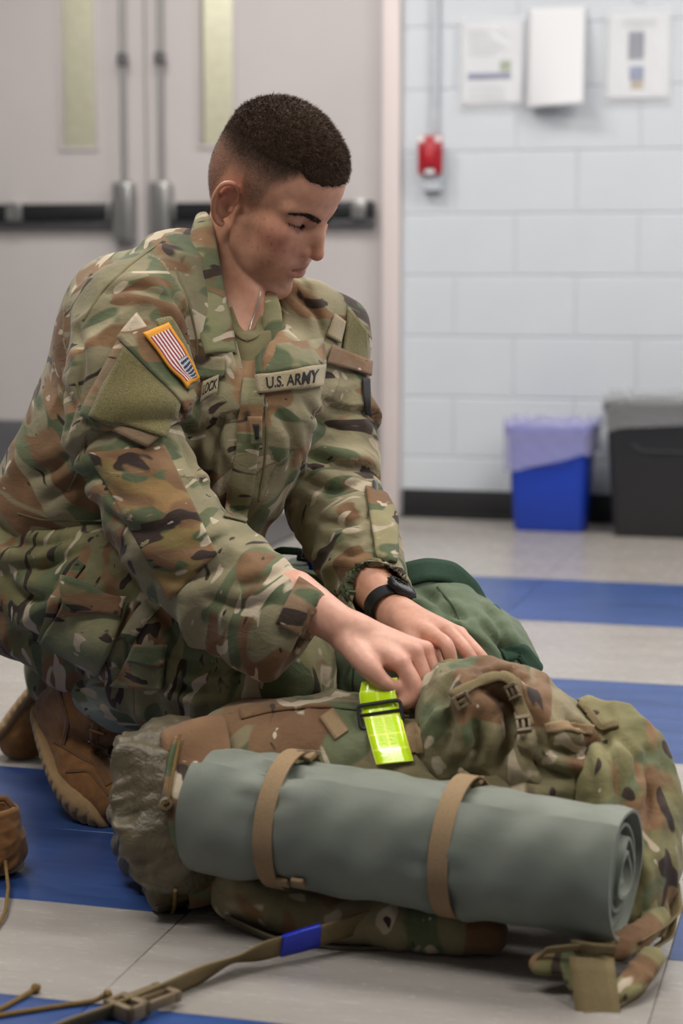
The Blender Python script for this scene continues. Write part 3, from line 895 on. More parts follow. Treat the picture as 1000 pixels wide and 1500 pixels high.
# ---- joints in the world
J = dict(
    neck=A(346, 452, 2.865), sh_r=A(196, 478, 2.73), sh_l=A(470, 505, 2.97),
    el_r=A(246, 772, 2.62), wr_r=A(487, 910, 2.505), el_l=A(474, 735, 2.85), wr_l=A(566, 886, 2.665),
    chest=A(305, 560, 2.87), pelvis=A(85, 800, 2.98), hip_r=A(110, 850, 2.88), hip_l=A(70, 815, 3.08),
    kn_r=A(432, 1000, 2.66), an_r=A(150, 1035, 2.86), kn_l=np.array([-0.10, 3.22, 0.09]), an_l=A(70, 1010, 3.18),
)

def finger(s, pts, rs, k=0.004):
    s.chain(pts, rs, k=k, sub=4)
    return pts[-1]

def build_hand_r():
    """right hand: back of the hand up, fingers bent down over the strap"""
    s = SDF(); P = A
    w = J['wr_r']
    s.chain([A(430, 872, 2.53), w, A(520, 930, 2.495)], [0.034, 0.0275, 0.027], k=0.0)
    kn = dict(i=P(588, 972, 2.452), m=P(606, 955, 2.475), r=P(622, 952, 2.500), p=P(634, 960, 2.524))
    # palm: bones from the wrist to the knuckles
    for f_, r0, r1, o in (('i', 0.0175, 0.0118, (-4, 14)), ('m', 0.019, 0.0122, (0, 4)), ('r', 0.019, 0.0118, (4, -2)), ('p', 0.017, 0.0105, (6, -8))):
        b = P(512 + o[0], 926 + o[1], 2.495)
        s.cone(b, kn[f_], r0, r1, k=0.010)
    s.ell((P(560, 960, 2.487)), (0.040, 0.034, 0.019), frame(kn['m'] - w, (0.1, 0.35, 1)), k=0.012)
    finger(s, [kn['i'], P(608, 1008, 2.440), P(598, 1028, 2.437), P(583, 1030, 2.443)], [0.0120, 0.0108, 0.0092, 0.0082])
    finger(s, [kn['m'], P(628, 1015, 2.462), P(622, 1036, 2.462), P(606, 1042, 2.470)], [0.0120, 0.0106, 0.0092, 0.0080])
    finger(s, [kn['r'], P(642, 1006, 2.488), P(638, 1028, 2.490), P(624, 1034, 2.498)], [0.0115, 0.0100, 0.0088, 0.0078])
    finger(s, [kn['p'], P(650, 992, 2.515), P(650, 1012, 2.515), P(640, 1020, 2.520)], [0.0100, 0.0088, 0.0078, 0.0070])
    # thumb from the side of the palm, closing under the index finger
    s.chain([P(512, 945, 2.475), P(538, 975, 2.445), P(562, 1000, 2.440), P(590, 1012, 2.447)], [0.0165, 0.0150, 0.0110, 0.0090], k=0.010)
    return s.mesh(0.0016, smooth=1)

def build_hand_l():
    """left hand: reaching forward, fingers spread and slightly bent"""
    s = SDF(); P = A; w = J['wr_l']
    s.chain([A(530, 845, 2.73), w, A(583, 904, 2.635)], [0.035, 0.0275, 0.026], k=0.0)
    kn = dict(i=P(634, 932, 2.535), m=P(657, 927, 2.560), r=P(672, 930, 2.585), p=P(680, 940, 2.610))
    for f_, r0, r1, o in (('i', 0.0165, 0.0112, (-2, 8)), ('m', 0.018, 0.0118, (2, 0)), ('r', 0.018, 0.0115, (6, -4)), ('p', 0.016, 0.0100, (8, -6))):
        s.cone(P(578 + o[0], 900 + o[1], 2.635), kn[f_], r0, r1, k=0.010)
    s.ell(P(618, 920, 2.600), (0.040, 0.036, 0.017), frame(kn['m'] - w, (0.15, 0.2, 1)), k=0.012)
    finger(s, [kn['i'], P(653, 944, 2.505), P(661, 966, 2.500), P(663, 980, 2.505)], [0.0112, 0.0098, 0.0085, 0.0074])
    finger(s, [kn['m'], P(680, 950, 2.530), P(694, 972, 2.523), P(698, 986, 2.525)], [0.0112, 0.0096, 0.0083, 0.0072])
    finger(s, [kn['r'], P(696, 953, 2.553), P(711, 970, 2.546), P(717, 982, 2.548)], [0.0108, 0.0092, 0.0080, 0.0070])
    finger(s, [kn['p'], P(700, 960, 2.590), P(714, 976, 2.585), P(718, 988, 2.588)], [0.0095, 0.0082, 0.0074, 0.0066])
    s.chain([P(590, 918, 2.600), P(612, 950, 2.545), P(638, 972, 2.530), P(656, 988, 2.525)], [0.0155, 0.0140, 0.0105, 0.0088], k=0.010)
    return s.mesh(0.0016, smooth=1)

def build_core():
    s = SDF()
    nb = J['neck']; nt = A(350, 360, 2.86)
    s.chain([nt, (nt + nb) / 2, nb], [0.050, 0.051, 0.053])
    s.cone(hw((-0.030, -0.046, -0.045)), A(384, 462, 2.815), 0.012, 0.009, k=0.025)     # neck muscle on the near side
    s.cone(hw((-0.030, 0.046, -0.045)), A(392, 468, 2.835), 0.012, 0.009, k=0.025)
    s.ell(A(372, 440, 2.815), (0.008, 0.008, 0.012), k=0.018)
    s.cone(nb + np.array((0, 0, -0.05)), J['sh_r'] + np.array((0.02, 0, -0.03)), 0.035, 0.04, k=0.02); s.cone(nb + np.array((0, 0, -0.05)), J['sh_l'], 0.035, 0.04, k=0.02)
    s.chain([nb * 0.55 + J['chest'] * 0.45, J['chest'], J['pelvis']], [0.07, 0.10, 0.11], k=0.03)
    for a, b, c, r in (('sh_r', 'el_r', 'wr_r', 0.042), ('sh_l', 'el_l', 'wr_l', 0.042)):
        s.chain([J[a], J[b], J[c] * 0.5 + J[b] * 0.5, J[c]], [0.05, r, 0.036, 0.027], k=0.03)
    for a, b, c in (('hip_r', 'kn_r', 'an_r'), ('hip_l', 'kn_l', 'an_l')):
        s.cone(J[a], J[a] * 0.25 + J[b] * 0.75, 0.065, 0.045, k=0.04); s.cone(J[a] * 0.25 + J[b] * 0.75, J[c] * 0.8 + J[b] * 0.2, 0.04, 0.028, k=0.02)
    return s.mesh(0.006, smooth=2)

def join_remesh(parts, voxel):
    Vs = []; Qs = []; n = 0
    for V, Q in parts: Vs.append(V); Qs.append(Q + n); n += len(V)
    o = mesh_obj('tmp_body', np.concatenate(Vs), np.concatenate(Qs))
    m = o.modifiers.new('r', 'REMESH'); m.mode = 'VOXEL'; m.voxel_size = voxel
    dg = bpy.context.evaluated_depsgraph_get()
    me = bpy.data.meshes.new_from_object(o.evaluated_get(dg))
    old = o.data; bpy.data.objects.remove(o); bpy.data.meshes.remove(old)
    co = np.empty(len(me.vertices) * 3, dtype=np.float32); me.vertices.foreach_get('co', co)
    return me, co.reshape(-1, 3)
me_b, VB = join_remesh([build_head(), build_hand_r(), build_hand_l(), build_core()], 0.0019)
me_b.name = 'body'
me_b.polygons.foreach_set('use_smooth', np.ones(len(me_b.polygons), dtype=bool))
me_b.materials.clear(); me_b.materials.append(M_skin)
body = bpy.data.objects.new('body', me_b); link(body)

# ---- pigment of the skin: lips, flush of cheeks, ears and nose, beard shadow, clipped hair
def gauss(Lc, c, r): return np.exp(-((((Lc - np.array(c)) / np.array(r)) ** 2).sum(1)))
def skin_tint(VB):
    Lc = hl(VB).astype(np.float64); N = len(VB)
    sk = np.array(hexc('c9957a')[:3]); col = np.tile(sk, (N, 1))
    def mixin(w, c): 
        nonlocal col
        col = col * (1 - w[:, None]) + np.array(hexc(c)[:3]) * w[:, None]
    inhead = (np.linalg.norm(Lc - np.array((0.01, 0, 0)), axis=1) < 0.22)
    sp = vnoise(VB * 130, 3) * 0.5 + 0.5; big = vnoise(VB * 40, 5) * 0.5 + 0.5
    for y in (-1, 1):
        mixin(0.62 * gauss(Lc, (0.062, y*0.052, -0.026), (0.030, 0.03, 0.022)) * (0.6 + 0.6*big), 'b66f5e')
        mixin(0.60 * gauss(Lc, (-0.016, y*0.084, 0.004), (0.022, 0.012, 0.034)), 'b8604f')
    mixin(0.5 * gauss(Lc, (0.112, 0, -0.036), (0.016, 0.02, 0.013)), 'b86a58')
    # lips
    for y in (-1, 1):
        mixin(0.80 * gauss(Lc, (0.088, y*0.010, -0.0690), (0.016, 0.016, 0.0090)) , '9c4f48')
    # beard shadow
    beard = sstep(-0.040, -0.070, Lc[:, 2]) * sstep(-0.008, 0.02, Lc[:, 0]) * sstep(0.135, 0.10, np.abs(Lc[:, 1]) + 0.05) * inhead
    mixin(0.22 * beard * (0.5 + sp), '8a6a58')
    # clipped sides
    fade = scalp_mask(Lc) * inhead
    mixin(np.clip(fade, 0, 1) * (0.50 + 0.48 * sstep(0.030, 0.085, Lc[:, 2]) + 0.12 * vnoise(VB * 420, 9)), '35271f')
    # freckles
    fr = sstep(0.80, 0.90, vnoise(VB * 210, 21) * 0.5 + 0.5) * gauss(Lc, (0.05, -0.05, -0.03), (0.05, 0.05, 0.05))
    mixin(0.45 * fr, '7a4a38')
    # hands: knuckles and fingers pinker
    for q in ((588, 972, 2.45), (610, 955, 2.485), (634, 962, 2.52), (606, 1010, 2.44), (630, 1012, 2.465), (655, 945, 2.51), (682, 952, 2.535)):
        mixin(0.42 * gauss(VB, A(*q), (0.018,)*3), 'c2786a')
    hand = sstep(2.68, 2.60, VB[:, 1]) * (VB[:, 2] < 0.5)
    mixin(0.40 * hand, 'd2a191')
    return np.concatenate([np.clip(col, 0, 1), np.ones((N, 1))], 1)
def scalp_mask(Lc):
    x, y, z = Lc[:, 0], np.abs(Lc[:, 1]), Lc[:, 2]
    # lower limit of the clipped hair: sideburn before the ear, round above the ear, down to the nape
    low = np.interp(x, [-0.10, -0.065, -0.048, -0.038, -0.012, -0.002, 0.012, 0.024, 0.036, 0.050, 0.066, 0.090, 0.11],
                       [-0.055, -0.048, 0.000, 0.022, 0.024, -0.006, -0.012, 0.002, 0.034, 0.052, 0.072, 0.084, 0.088])
    m = sstep(-0.006, 0.030, z - low)
    return m
set_attr(body, 'tint', skin_tint(VB))
under(body)

# ---- hair: a cropped mass on top and short strands
def build_hair():
    s = SDF()
    s.ell((-0.004, 0, 0.0535), (0.0985, 0.0758, 0.0905))
    s.ell((0.034, 0, 0.054), (0.067, 0.062, 0.066), k=0.02)
    s.cut((0.0, 0, 0.070), (-0.06, 0, -1), k=0.02)
    s.ell((0.116, 0, 0.026), (0.050, 0.12, 0.050), k=0.004, op='-')
    for y in (-1, 1):
        s.ell((0.066, y*0.088, 0.052), (0.036, 0.038, 0.050), k=0.008, op='-')
    V, Q = s.mesh(0.0024, smooth=2)
    N = vnormals(V, Q)
    V = V + N * (0.0012 * fbm(V * 260, 2, 4))[:, None]
    return V, Q
hv, hq = build_hair()
hair = mesh_obj('hair', HO + hv @ HM.T, hq, M_hair); under(hair)
def strands(P, N, D, length, width, rs):
    n = len(P)
    L = length * (0.7 + 0.6 * rs.rand(n)); dirs = N * 0.7 + D * 0.6 + rs.randn(n, 3) * 0.22
    dirs /= np.linalg.norm(dirs, axis=1)[:, None]
    side = np.cross(dirs, rs.randn(n, 3)); side /= np.linalg.norm(side, axis=1)[:, None]
    a = P - side * width; b = P + side * width; c = P + dirs * L[:, None]
    V = np.stack([a, b, c], 1).reshape(-1, 3)
    return V, np.arange(3 * n, dtype=np.int32).reshape(-1, 3)
def hair_strands():
    rs = np.random.RandomState(5)
    N = vnormals(hv, hq)
    pick = rs.randint(0, len(hv), 26000); P = hv[pick] + rs.randn(len(pick), 3) * 0.0012; n = N[pick]
    ok = rs.rand(len(P)) < sstep(0.058, 0.082, P[:, 2] + 0.06 * P[:, 0]); P, n = P[ok], n[ok]
    D = np.tile(np.array([0.75, 0, -0.25]), (len(P), 1)); D[:, 1] += np.sign(P[:, 1]) * 0.25
    V1, F1 = strands(P, n, D, 0.0022 + 0.0045 * sstep(0.075, 0.11, P[:, 2]), 0.0004, rs)
    # clipped sides, on the skin
    Lb = hl(VB); m = (scalp_mask(Lb) > 0.25) & (np.linalg.norm(Lb, axis=1) < 0.2) & (Lb[:, 2] < 0.115)
    idx = np.where(m)[0]; nb = np.empty(len(me_b.vertices) * 3, dtype=np.float32); me_b.vertices.foreach_get('normal', nb); nb = (nb.reshape(-1, 3) @ HM)
    pk = idx[rs.randint(0, len(idx), 60000)]; P2 = Lb[pk] + rs.randn(len(pk), 3) * 0.0008
    D2 = np.tile(np.array([0.35, 0, -0.75]), (len(P2), 1)); 
    keep = rs.rand(len(pk)) < scalp_mask(Lb[pk]); P2, D2, pk = P2[keep], D2[keep], pk[keep]
    ln = 0.0012 + 0.0070 * sstep(0.045, 0.095, P2[:, 2])
    V2, F2 = strands(P2, nb[pk], D2, ln, 0.00016, rs)
    # eyebrows and lashes
    out = [(V1, F1), (V2, F2)]
    bro = bvh_of(body)
    def on(p, d): 
        l, n_, i, dd = bro.ray_cast(Vector(hw(p)) , Vector(HM @ np.array(d)).normalized()); 
        return (hl(np.array(l)) if l is not None else np.array(p)), (np.array(n_) @ HM if l is not None else np.array([1., 0, 0]))
    PB = []; NB = []; DB = []
    for y in (-1, 1):
        for k in range(520):
            t = rs.rand(); thick = 0.0036 * (1 - 0.65 * max(0, t - 0.45) / 0.55) 
            yy = 0.011 + 0.047 * t; zz = 0.0150 + 0.0110 * math.sin(min(1, t * 1.25) * 1.7) - 0.0050 * max(0, t - 0.6) / 0.4 + thick * (rs.rand() * 2 - 1)
            p, n_ = on((0.14, y * yy, zz), (-1, 0, 0))
            PB.append(p); NB.append(n_ * 0.5); DB.append((0.0, y * 1.0, 0.15))
    V3, F3 = strands(np.array(PB), np.array(NB), np.array(DB), 0.0062, 0.0004, rs); out.append((V3, F3))
    PL = []; NL = []; DL = []
    for y in (-1, 1):
        for k in range(150):
            t = rs.rand(); q = np.array([np.interp(t, [0, .5, 1], [0.0775, 0.0825, 0.0695]), y * np.interp(t, [0, .5, 1], [0.020, 0.034, 0.051]), np.interp(t, [0, .5, 1], [0.0035, 0.0025, 0.0058])])
            PL.append(q); NL.append((0.9, y * 0.6 * (t - 0.2), -0.5)); DL.append((0.6, y * 0.2, -0.3))
    V4, F4 = strands(np.array(PL), np.array(NL), np.array(DL), 0.0068, 0.0004, rs)
    return out, (V4, F4)
out, lash = hair_strands()
def join_local(parts):
    Vs = []; Fs = []; n = 0
    for V, F in parts: Vs.append(V); Fs.append(F + n); n += len(V)
    return HO + np.concatenate(Vs) @ HM.T, np.concatenate(Fs)
V, F = join_local(out[:2]); o = mesh_obj('hair_strands', V, F, M_hairs, smooth=False); tag(o, kind='stuff'); under(o, hair)
nb3 = 520 * 3
for q in (0, 1):
    V, F = join_local([(out[2][0][q*nb3:(q+1)*nb3], np.arange(nb3, dtype=np.int32).reshape(-1, 3))])
    o = mesh_obj('eyebrow', V, F, M_lash, smooth=False); tag(o, kind='stuff'); under(o)
n3 = 150 * 3
for q in (0, 1):
    V, F = join_local([(lash[0][q*n3:(q+1)*n3], np.arange(n3, dtype=np.int32).reshape(-1, 3))])
    o = mesh_obj('eyelash', V, F, M_lash, smooth=False); tag(o, kind='stuff'); under(o)
# ------------------------------------------------------------------ camouflage cloth
def camo(name, attr='rest', scale=1.0, seed=0.0, bias=0.0, base=None, rough=0.85, stretch=(1, 1, 2.6), brown=0.0, dark=0.0, pale=0.0, weave=1.0, worn=None):
    """woodland pattern: olive-tan ground with green, brown, pale and near-black blobs"""
    t = NT(name)
    v0 = t.coords('Object', stretch) if attr is None else t.coords(attr=attr, scale=stretch)
    def off(k):
        x = t.node('ShaderNodeVectorMath', operation='ADD'); t.link(v0, x.inputs[0]); x.inputs[1].default_value = (seed + k * 3.7, seed * 1.7 - k * 2.1, k * 5.3); return x.outputs[0]
    c_g0, c_g1 = base or ('93896c', '787155')
    ground = t.ramp(t.noise(off(0), 6 * scale, 3, 0.5, 0.3), [(0.35, hexc(c_g0)), (0.66, hexc(c_g1))])
    def layer(col, k, sc, thr, c, soft=0.012, dist=0.6, det=1.6):
        m = t.node('ShaderNodeMapRange'); m.inputs[1].default_value = thr - soft; m.inputs[2].default_value = thr + soft
        t.link(t.noise(off(k), sc * scale, det, 0.45, dist), m.inputs[0])
        return t.mix(m.outputs[0], col, c)
    grn = t.ramp(t.noise(off(1.5), 5 * scale, 2), [(0.4, hexc('4f593f')), (0.62, hexc('626749'))])
    brn = t.ramp(t.noise(off(2.5), 5 * scale, 2), [(0.4, hexc('6b4e35')), (0.62, hexc('86684a'))])
    col = layer(ground, 1, 7.5, 0.56 + bias, grn)
    col = layer(col, 2, 8.5, 0.575 + bias - brown, brn, 0.016)
    col = layer(col, 3, 13, 0.655 + bias - pale, hexc('b3a48d'), 0.010, 0.8)
    col = layer(col, 4, 12, 0.655 + bias - dark, hexc('382c25'), 0.010, 0.9)
    col = layer(col, 5, 30, 0.735, hexc('382c25'), 0.008, 0.2)
    col = layer(col, 6, 34, 0.75, hexc('b8aa94'), 0.008, 0.2)
    # weave and small creases
    vo = t.coords()
    fade = t.ramp(t.noise(vo, 24, 4, 0.6), [(0.3, (0.88, 0.88, 0.88, 1)), (0.7, (1.08, 1.08, 1.08, 1))])
    col = t.mix(1.0, col, fade, 'MULTIPLY')
    wv = t.noise(vo, 1500, 2, 0.6)
    cr = t.noise(t.coords('Object', (1, 1, 1.8)), 38, 4, 0.62, 0.8)
    n1 = t.bump(cr, 0.30, 0.006)
    n2 = t.bump(wv, 0.22 * weave, 0.0006, n1)
    return t.set(col, rough, 0, n2, Specular_IOR_Level=0.25, Sheen_Weight=0.12, Sheen_Roughness=0.5)
M_camo_j = camo('camouflage_jacket_cloth', seed=1.3, pale=0.015, dark=0.012)
M_camo_b = camo('camouflage_sleeve_panel_cloth', seed=6.1, base=('7a7042', '8a6a44'), brown=0.06, dark=0.02, pale=0.01)
M_camo_p = camo('camouflage_trouser_cloth', seed=3.9, dark=0.03, pale=0.025, brown=0.015, base=('857f5c', '6c6947'))
M_camo_s = camo('camouflage_collar_cloth', seed=8.4, base=('8a855f', '7b7450'))
M_hook = None
def fuzz_mat(name, a, b):
    t = NT(name); v = t.coords()
    n = t.noise(v, 420, 4, 0.7); col = t.ramp(n, [(0.3, hexc(a)), (0.7, hexc(b))])
    return t.set(col, 0.95, 0, t.bump(n, 0.9, 0.002), Specular_IOR_Level=0.1, Sheen_Weight=0.3)
M_loop = fuzz_mat('olive_loop_fastener', '5f5836', '857b50')
M_tape = fuzz_mat('tan_tape_cloth', '94866a', 'a89a7c')
M_tee = simple('tan_undershirt_knit', '78704f', 0.9, bump=0.5, bscale=900)
M_black = simple('black_thread', '151413', 0.8)
M_seam = simple('seam_thread', '6d6546', 0.9)

# ---- bone coordinates, so that the print follows each sleeve and leg
def bone_coords(V, a, b, up):
    x = nrm(b - a); M = frame(x, up); q = (V - a) @ M
    ang = np.arctan2(q[:, 1], q[:, 2]); return q, ang
def seg_dist(V, a, b):
    ab = b - a; t = np.clip((V - a) @ ab / (ab @ ab), 0, 1); return np.linalg.norm(V - a - t[:, None] * ab, axis=1), t

TORS_AX = nrm(A(345, 430, 2.86) - A(70, 800, 2.98))
def build_jacket():
    s = SDF()
    LS = nrm(J['sh_l'] - J['sh_r']); LH = nrm(np.array([0.50, 0.86, 0.10])); LM = nrm(LS + LH)
    # trunk from the hem up to the shoulders
    s.loft([(A(96, 765, 2.965), LH, 0.165, 0.112), (A(128, 720, 2.955), LH, 0.172, 0.118), (A(175, 650, 2.935), LM, 0.178, 0.132), (A(232, 560, 2.905), LM, 0.182, 0.142), (A(290, 480, 2.875), LS, 0.165, 0.125), (A(330, 425, 2.862), LS, 0.105, 0.085)], k=0.0, p=2.2)
    # front of the jacket: chest and the loose front hanging down
    s.chain([A(398, 512, 2.815), A(392, 570, 2.765), A(360, 660, 2.77), A(320, 745, 2.81)], [0.040, 0.074, 0.082, 0.078], k=0.05)
    s.chain([A(450, 495, 2.90), A(440, 565, 2.875), A(400, 650, 2.86)], [0.045, 0.058, 0.050], k=0.05)
    s.ell(A(305, 575, 2.77), (0.085, 0.07, 0.12), k=0.05)
    # shoulders and yoke
    s.chain([A(205, 455, 2.75), A(262, 402, 2.82), A(318, 385, 2.88)], [0.062, 0.058, 0.050], k=0.05)
    s.chain([A(484, 484, 2.965), A(446, 444, 2.92), A(405, 425, 2.90)], [0.054, 0.044, 0.038], k=0.04)
    s.ell(A(165, 490, 2.86), (0.085, 0.09, 0.10), k=0.05)
    # near sleeve
    s.chain([A(200, 470, 2.735), A(186, 540, 2.70), A(192, 630, 2.665), A(214, 710, 2.63), A(262, 790, 2.60), A(345, 855, 2.565), A(424, 905, 2.535)],
            [0.082, 0.085, 0.078, 0.073, 0.076, 0.066, 0.052], k=0.035)
    s.chain([A(415, 905, 2.535), A(446, 914, 2.525)], [0.052, 0.049], k=0.02)
    s.chain([A(270, 850, 2.60), A(330, 905, 2.565), A(398, 942, 2.535), A(424, 948, 2.525)], [0.05, 0.052, 0.046, 0.038], k=0.03)
    # far sleeve
    s.chain([A(482, 500, 2.965), A(486, 560, 2.94), A(489, 640, 2.91), A(487, 725, 2.86), A(520, 800, 2.79), A(543, 850, 2.735)],
            [0.056, 0.059, 0.064, 0.070, 0.063, 0.055], k=0.03)
    s.cone(A(540, 846, 2.735), A(556, 874, 2.69), 0.054, 0.048, k=0.012)
    # openings at the wrists and neck
    s.chain([A(430, 915, 2.525), A(470, 925, 2.515), A(540, 945, 2.49)], [0.036, 0.044, 0.05], k=0.004, op='-')
    cd_ = nrm(A(475, 965, 2.512) - A(441, 935, 2.522))
    s.box(A(441, 935, 2.522) + cd_ * 0.075, (0.075, 0.09, 0.09), frame(cd_), rnd=0.004, k=0.004, op='-')
    s.cone(A(548, 862, 2.70), A(600, 930, 2.58), 0.041, 0.040, k=0.004, op='-')
    s.chain([A(352, 360, 2.86), A(346, 415, 2.85), A(356, 455, 2.81), A(362, 488, 2.765)], [0.07, 0.064, 0.060, 0.042], k=0.012, op='-')
    s.chain([A(356, 460, 2.78), A(362, 500, 2.735), A(367, 560, 2.69), A(362, 620, 2.685)], [0.034, 0.026, 0.010, 0.003], k=0.008, op='-')
    V, Q = s.mesh(0.0042, smooth=2)
    N = vnormals(V, Q)
    # ---- folds
    dU, tU = seg_dist(V, J['sh_r'], J['el_r']); dF, tF = seg_dist(V, J['el_r'], J['wr_r'])
    dUl, tUl = seg_dist(V, J['sh_l'], J['el_l']); dFl, tFl = seg_dist(V, J['el_l'], J['wr_l'])
    axT = nrm(J['chest'] - J['pelvis'])
    dT, tT = seg_dist(V, J['pelvis'] , A(335, 470, 2.86)); dT = dT - 0.10
    D = np.stack([dT, dU - 0.01, dF - 0.02, dUl - 0.005, dFl - 0.015], 1); reg = D.argmin(1)
    rest = np.zeros_like(V); disp = np.zeros(len(V))
    for r_, (a, b, up) in enumerate(((J['pelvis'], A(335, 470, 2.86), (0.5, 0.86, 0)), (J['sh_r'], J['el_r'], (0, 1, 0)), (J['el_r'], J['wr_r'], (0, 0, 1)), (J['sh_l'], J['el_l'], (0, 1, 0)), (J['el_l'], J['wr_l'], (0, 0, 1)))):
        m = reg == r_; q, ang = bone_coords(V[m], np.asarray(a), np.asarray(b), up)
        rest[m] = np.stack([q[:, 1], q[:, 2], q[:, 0]], 1) + r_ * 0.37
    wmin = np.exp(-np.clip(D - D.min(1, keepdims=True), 0, None) / 0.02); wmin /= wmin.sum(1, keepdims=True)
    for r_, (a, b, up, amp, fs, fa) in enumerate((
            (J['pelvis'], A(335, 470, 2.86), (0.5, 0.86, 0), 0.018, 7, 6),
            (J['sh_r'], J['el_r'], (0, 1, 0), 0.012, 12, 7), (J['el_r'], J['wr_r'], (0, 0, 1), 0.014, 12, 8),
            (J['sh_l'], J['el_l'], (0, 1, 0), 0.013, 14, 7), (J['el_l'], J['wr_l'], (0, 0, 1), 0.013, 16, 7))):
        q, ang = bone_coords(V, np.asarray(a), np.asarray(b), up)
        L = np.linalg.norm(np.asarray(b) - np.asarray(a)); s_ = q[:, 0] / L
        P = np.stack([q[:, 0] * fs + 0.35 * np.sin(ang * 2), q[:, 1] * fa, q[:, 2] * fa], 1)
        d = amp * (ridge(P, 2, 31 + r_ * 7) - 0.35)
        if r_ in (2, 4):      # bunched rings along the forearm
            d = d + 0.0050 * (np.sin(q[:, 0] * 150 + 1.8 * np.sin(ang + 1) + 2.0 * vnoise(V * 14, 3)) * sstep(1.05, 0.4, s_) ) * (0.35 + 0.65 * (vnoise(V * 17, 8) * 0.5 + 0.5)) * (1.0 if r_ == 4 else 0.5)
        if r_ in (1, 3):
            d = d + 0.0050 * np.sin(q[:, 0] * 110 + 1.5 * np.sin(ang) + 2 * vnoise(V * 12, 5)) * sstep(0.55, 0.95, s_)
        disp += wmin[:, r_] * d
    def roll(a, b, s0, amp, wdt, tilt, r_):
        q, ang = bone_coords(V, np.asarray(a), np.asarray(b), (0, 1, 0)); L = np.linalg.norm(np.asarray(b) - np.asarray(a))
        u = (q[:, 0] / L - s0 - tilt * np.sin(ang + 0.6) + 0.02 * vnoise(V * 16, 11)) / wdt
        return amp * np.where(u < 0, np.exp(-(u / 1.8) ** 2), -0.55 * np.exp(-(u / 0.8) ** 2) * (u < 3)) * wmin[:, r_] * sstep(-3, -1.5, u)
    disp += roll(J['sh_r'], J['el_r'], 0.56, 0.013, 0.07, 0.05, 1) + roll(J['sh_l'], J['el_l'], 0.50, 0.009, 0.06, 0.0, 3) + roll(J['sh_l'], J['el_l'], 0.93, 0.008, 0.07, 0.08, 3)
    V = V + N * disp[:, None]
    V = creases(V, Q, [([(135, 690), (180, 735), (235, 745)], .007, .010), ([(150, 748), (210, 782), (275, 772)], .008, .011), ([(215, 835), (270, 852), (335, 830)], .007, .011), ([(300, 875), (350, 892), (405, 880)], .006, .010),
        ([(262, 640), (282, 685), (305, 725)], .006, .009), ([(150, 430), (200, 418), (258, 442)], .006, .010), ([(243, 415), (276, 465), (287, 525)], .008, .010), ([(112, 470), (122, 530), (112, 600)], .007, .010),
        ([(40, 705), (90, 682), (122, 640)], .008, .012), ([(55, 745), (110, 705), (155, 695)], .009, .012), ([(90, 560), (108, 600), (98, 645)], .006, .010), ([(325, 600), (316, 660), (306, 725)], .009, .010),
        ([(405, 600), (430, 640), (425, 690)], .006, .010), ([(300, 620), (328, 680), (332, 745)], .007, .009), ([(445, 665), (500, 682), (548, 690)], .008, .010), ([(438, 702), (490, 722), (540, 700)], .009, .010),
        ([(462, 760), (510, 772), (548, 752)], .008, .009), ([(480, 802), (520, 815), (560, 792)], .006, .008), ([(430, 430), (465, 460), (478, 505)], .006, .009), ([(440, 580), (470, 620), (500, 630)], .006, .009),
        ([(250, 800), (300, 800), (340, 780)], .006, .009), ([(345, 860), (385, 850), (420, 835)], .006, .009)])
    V = laplace(V, Q, 1, 0.25)
    return V, Q, rest
jv, jq, jr = build_jacket()
jacket = mesh_obj('jacket', jv, jq, M_camo_j); set_attr(jacket, 'rest', jr); under(jacket)

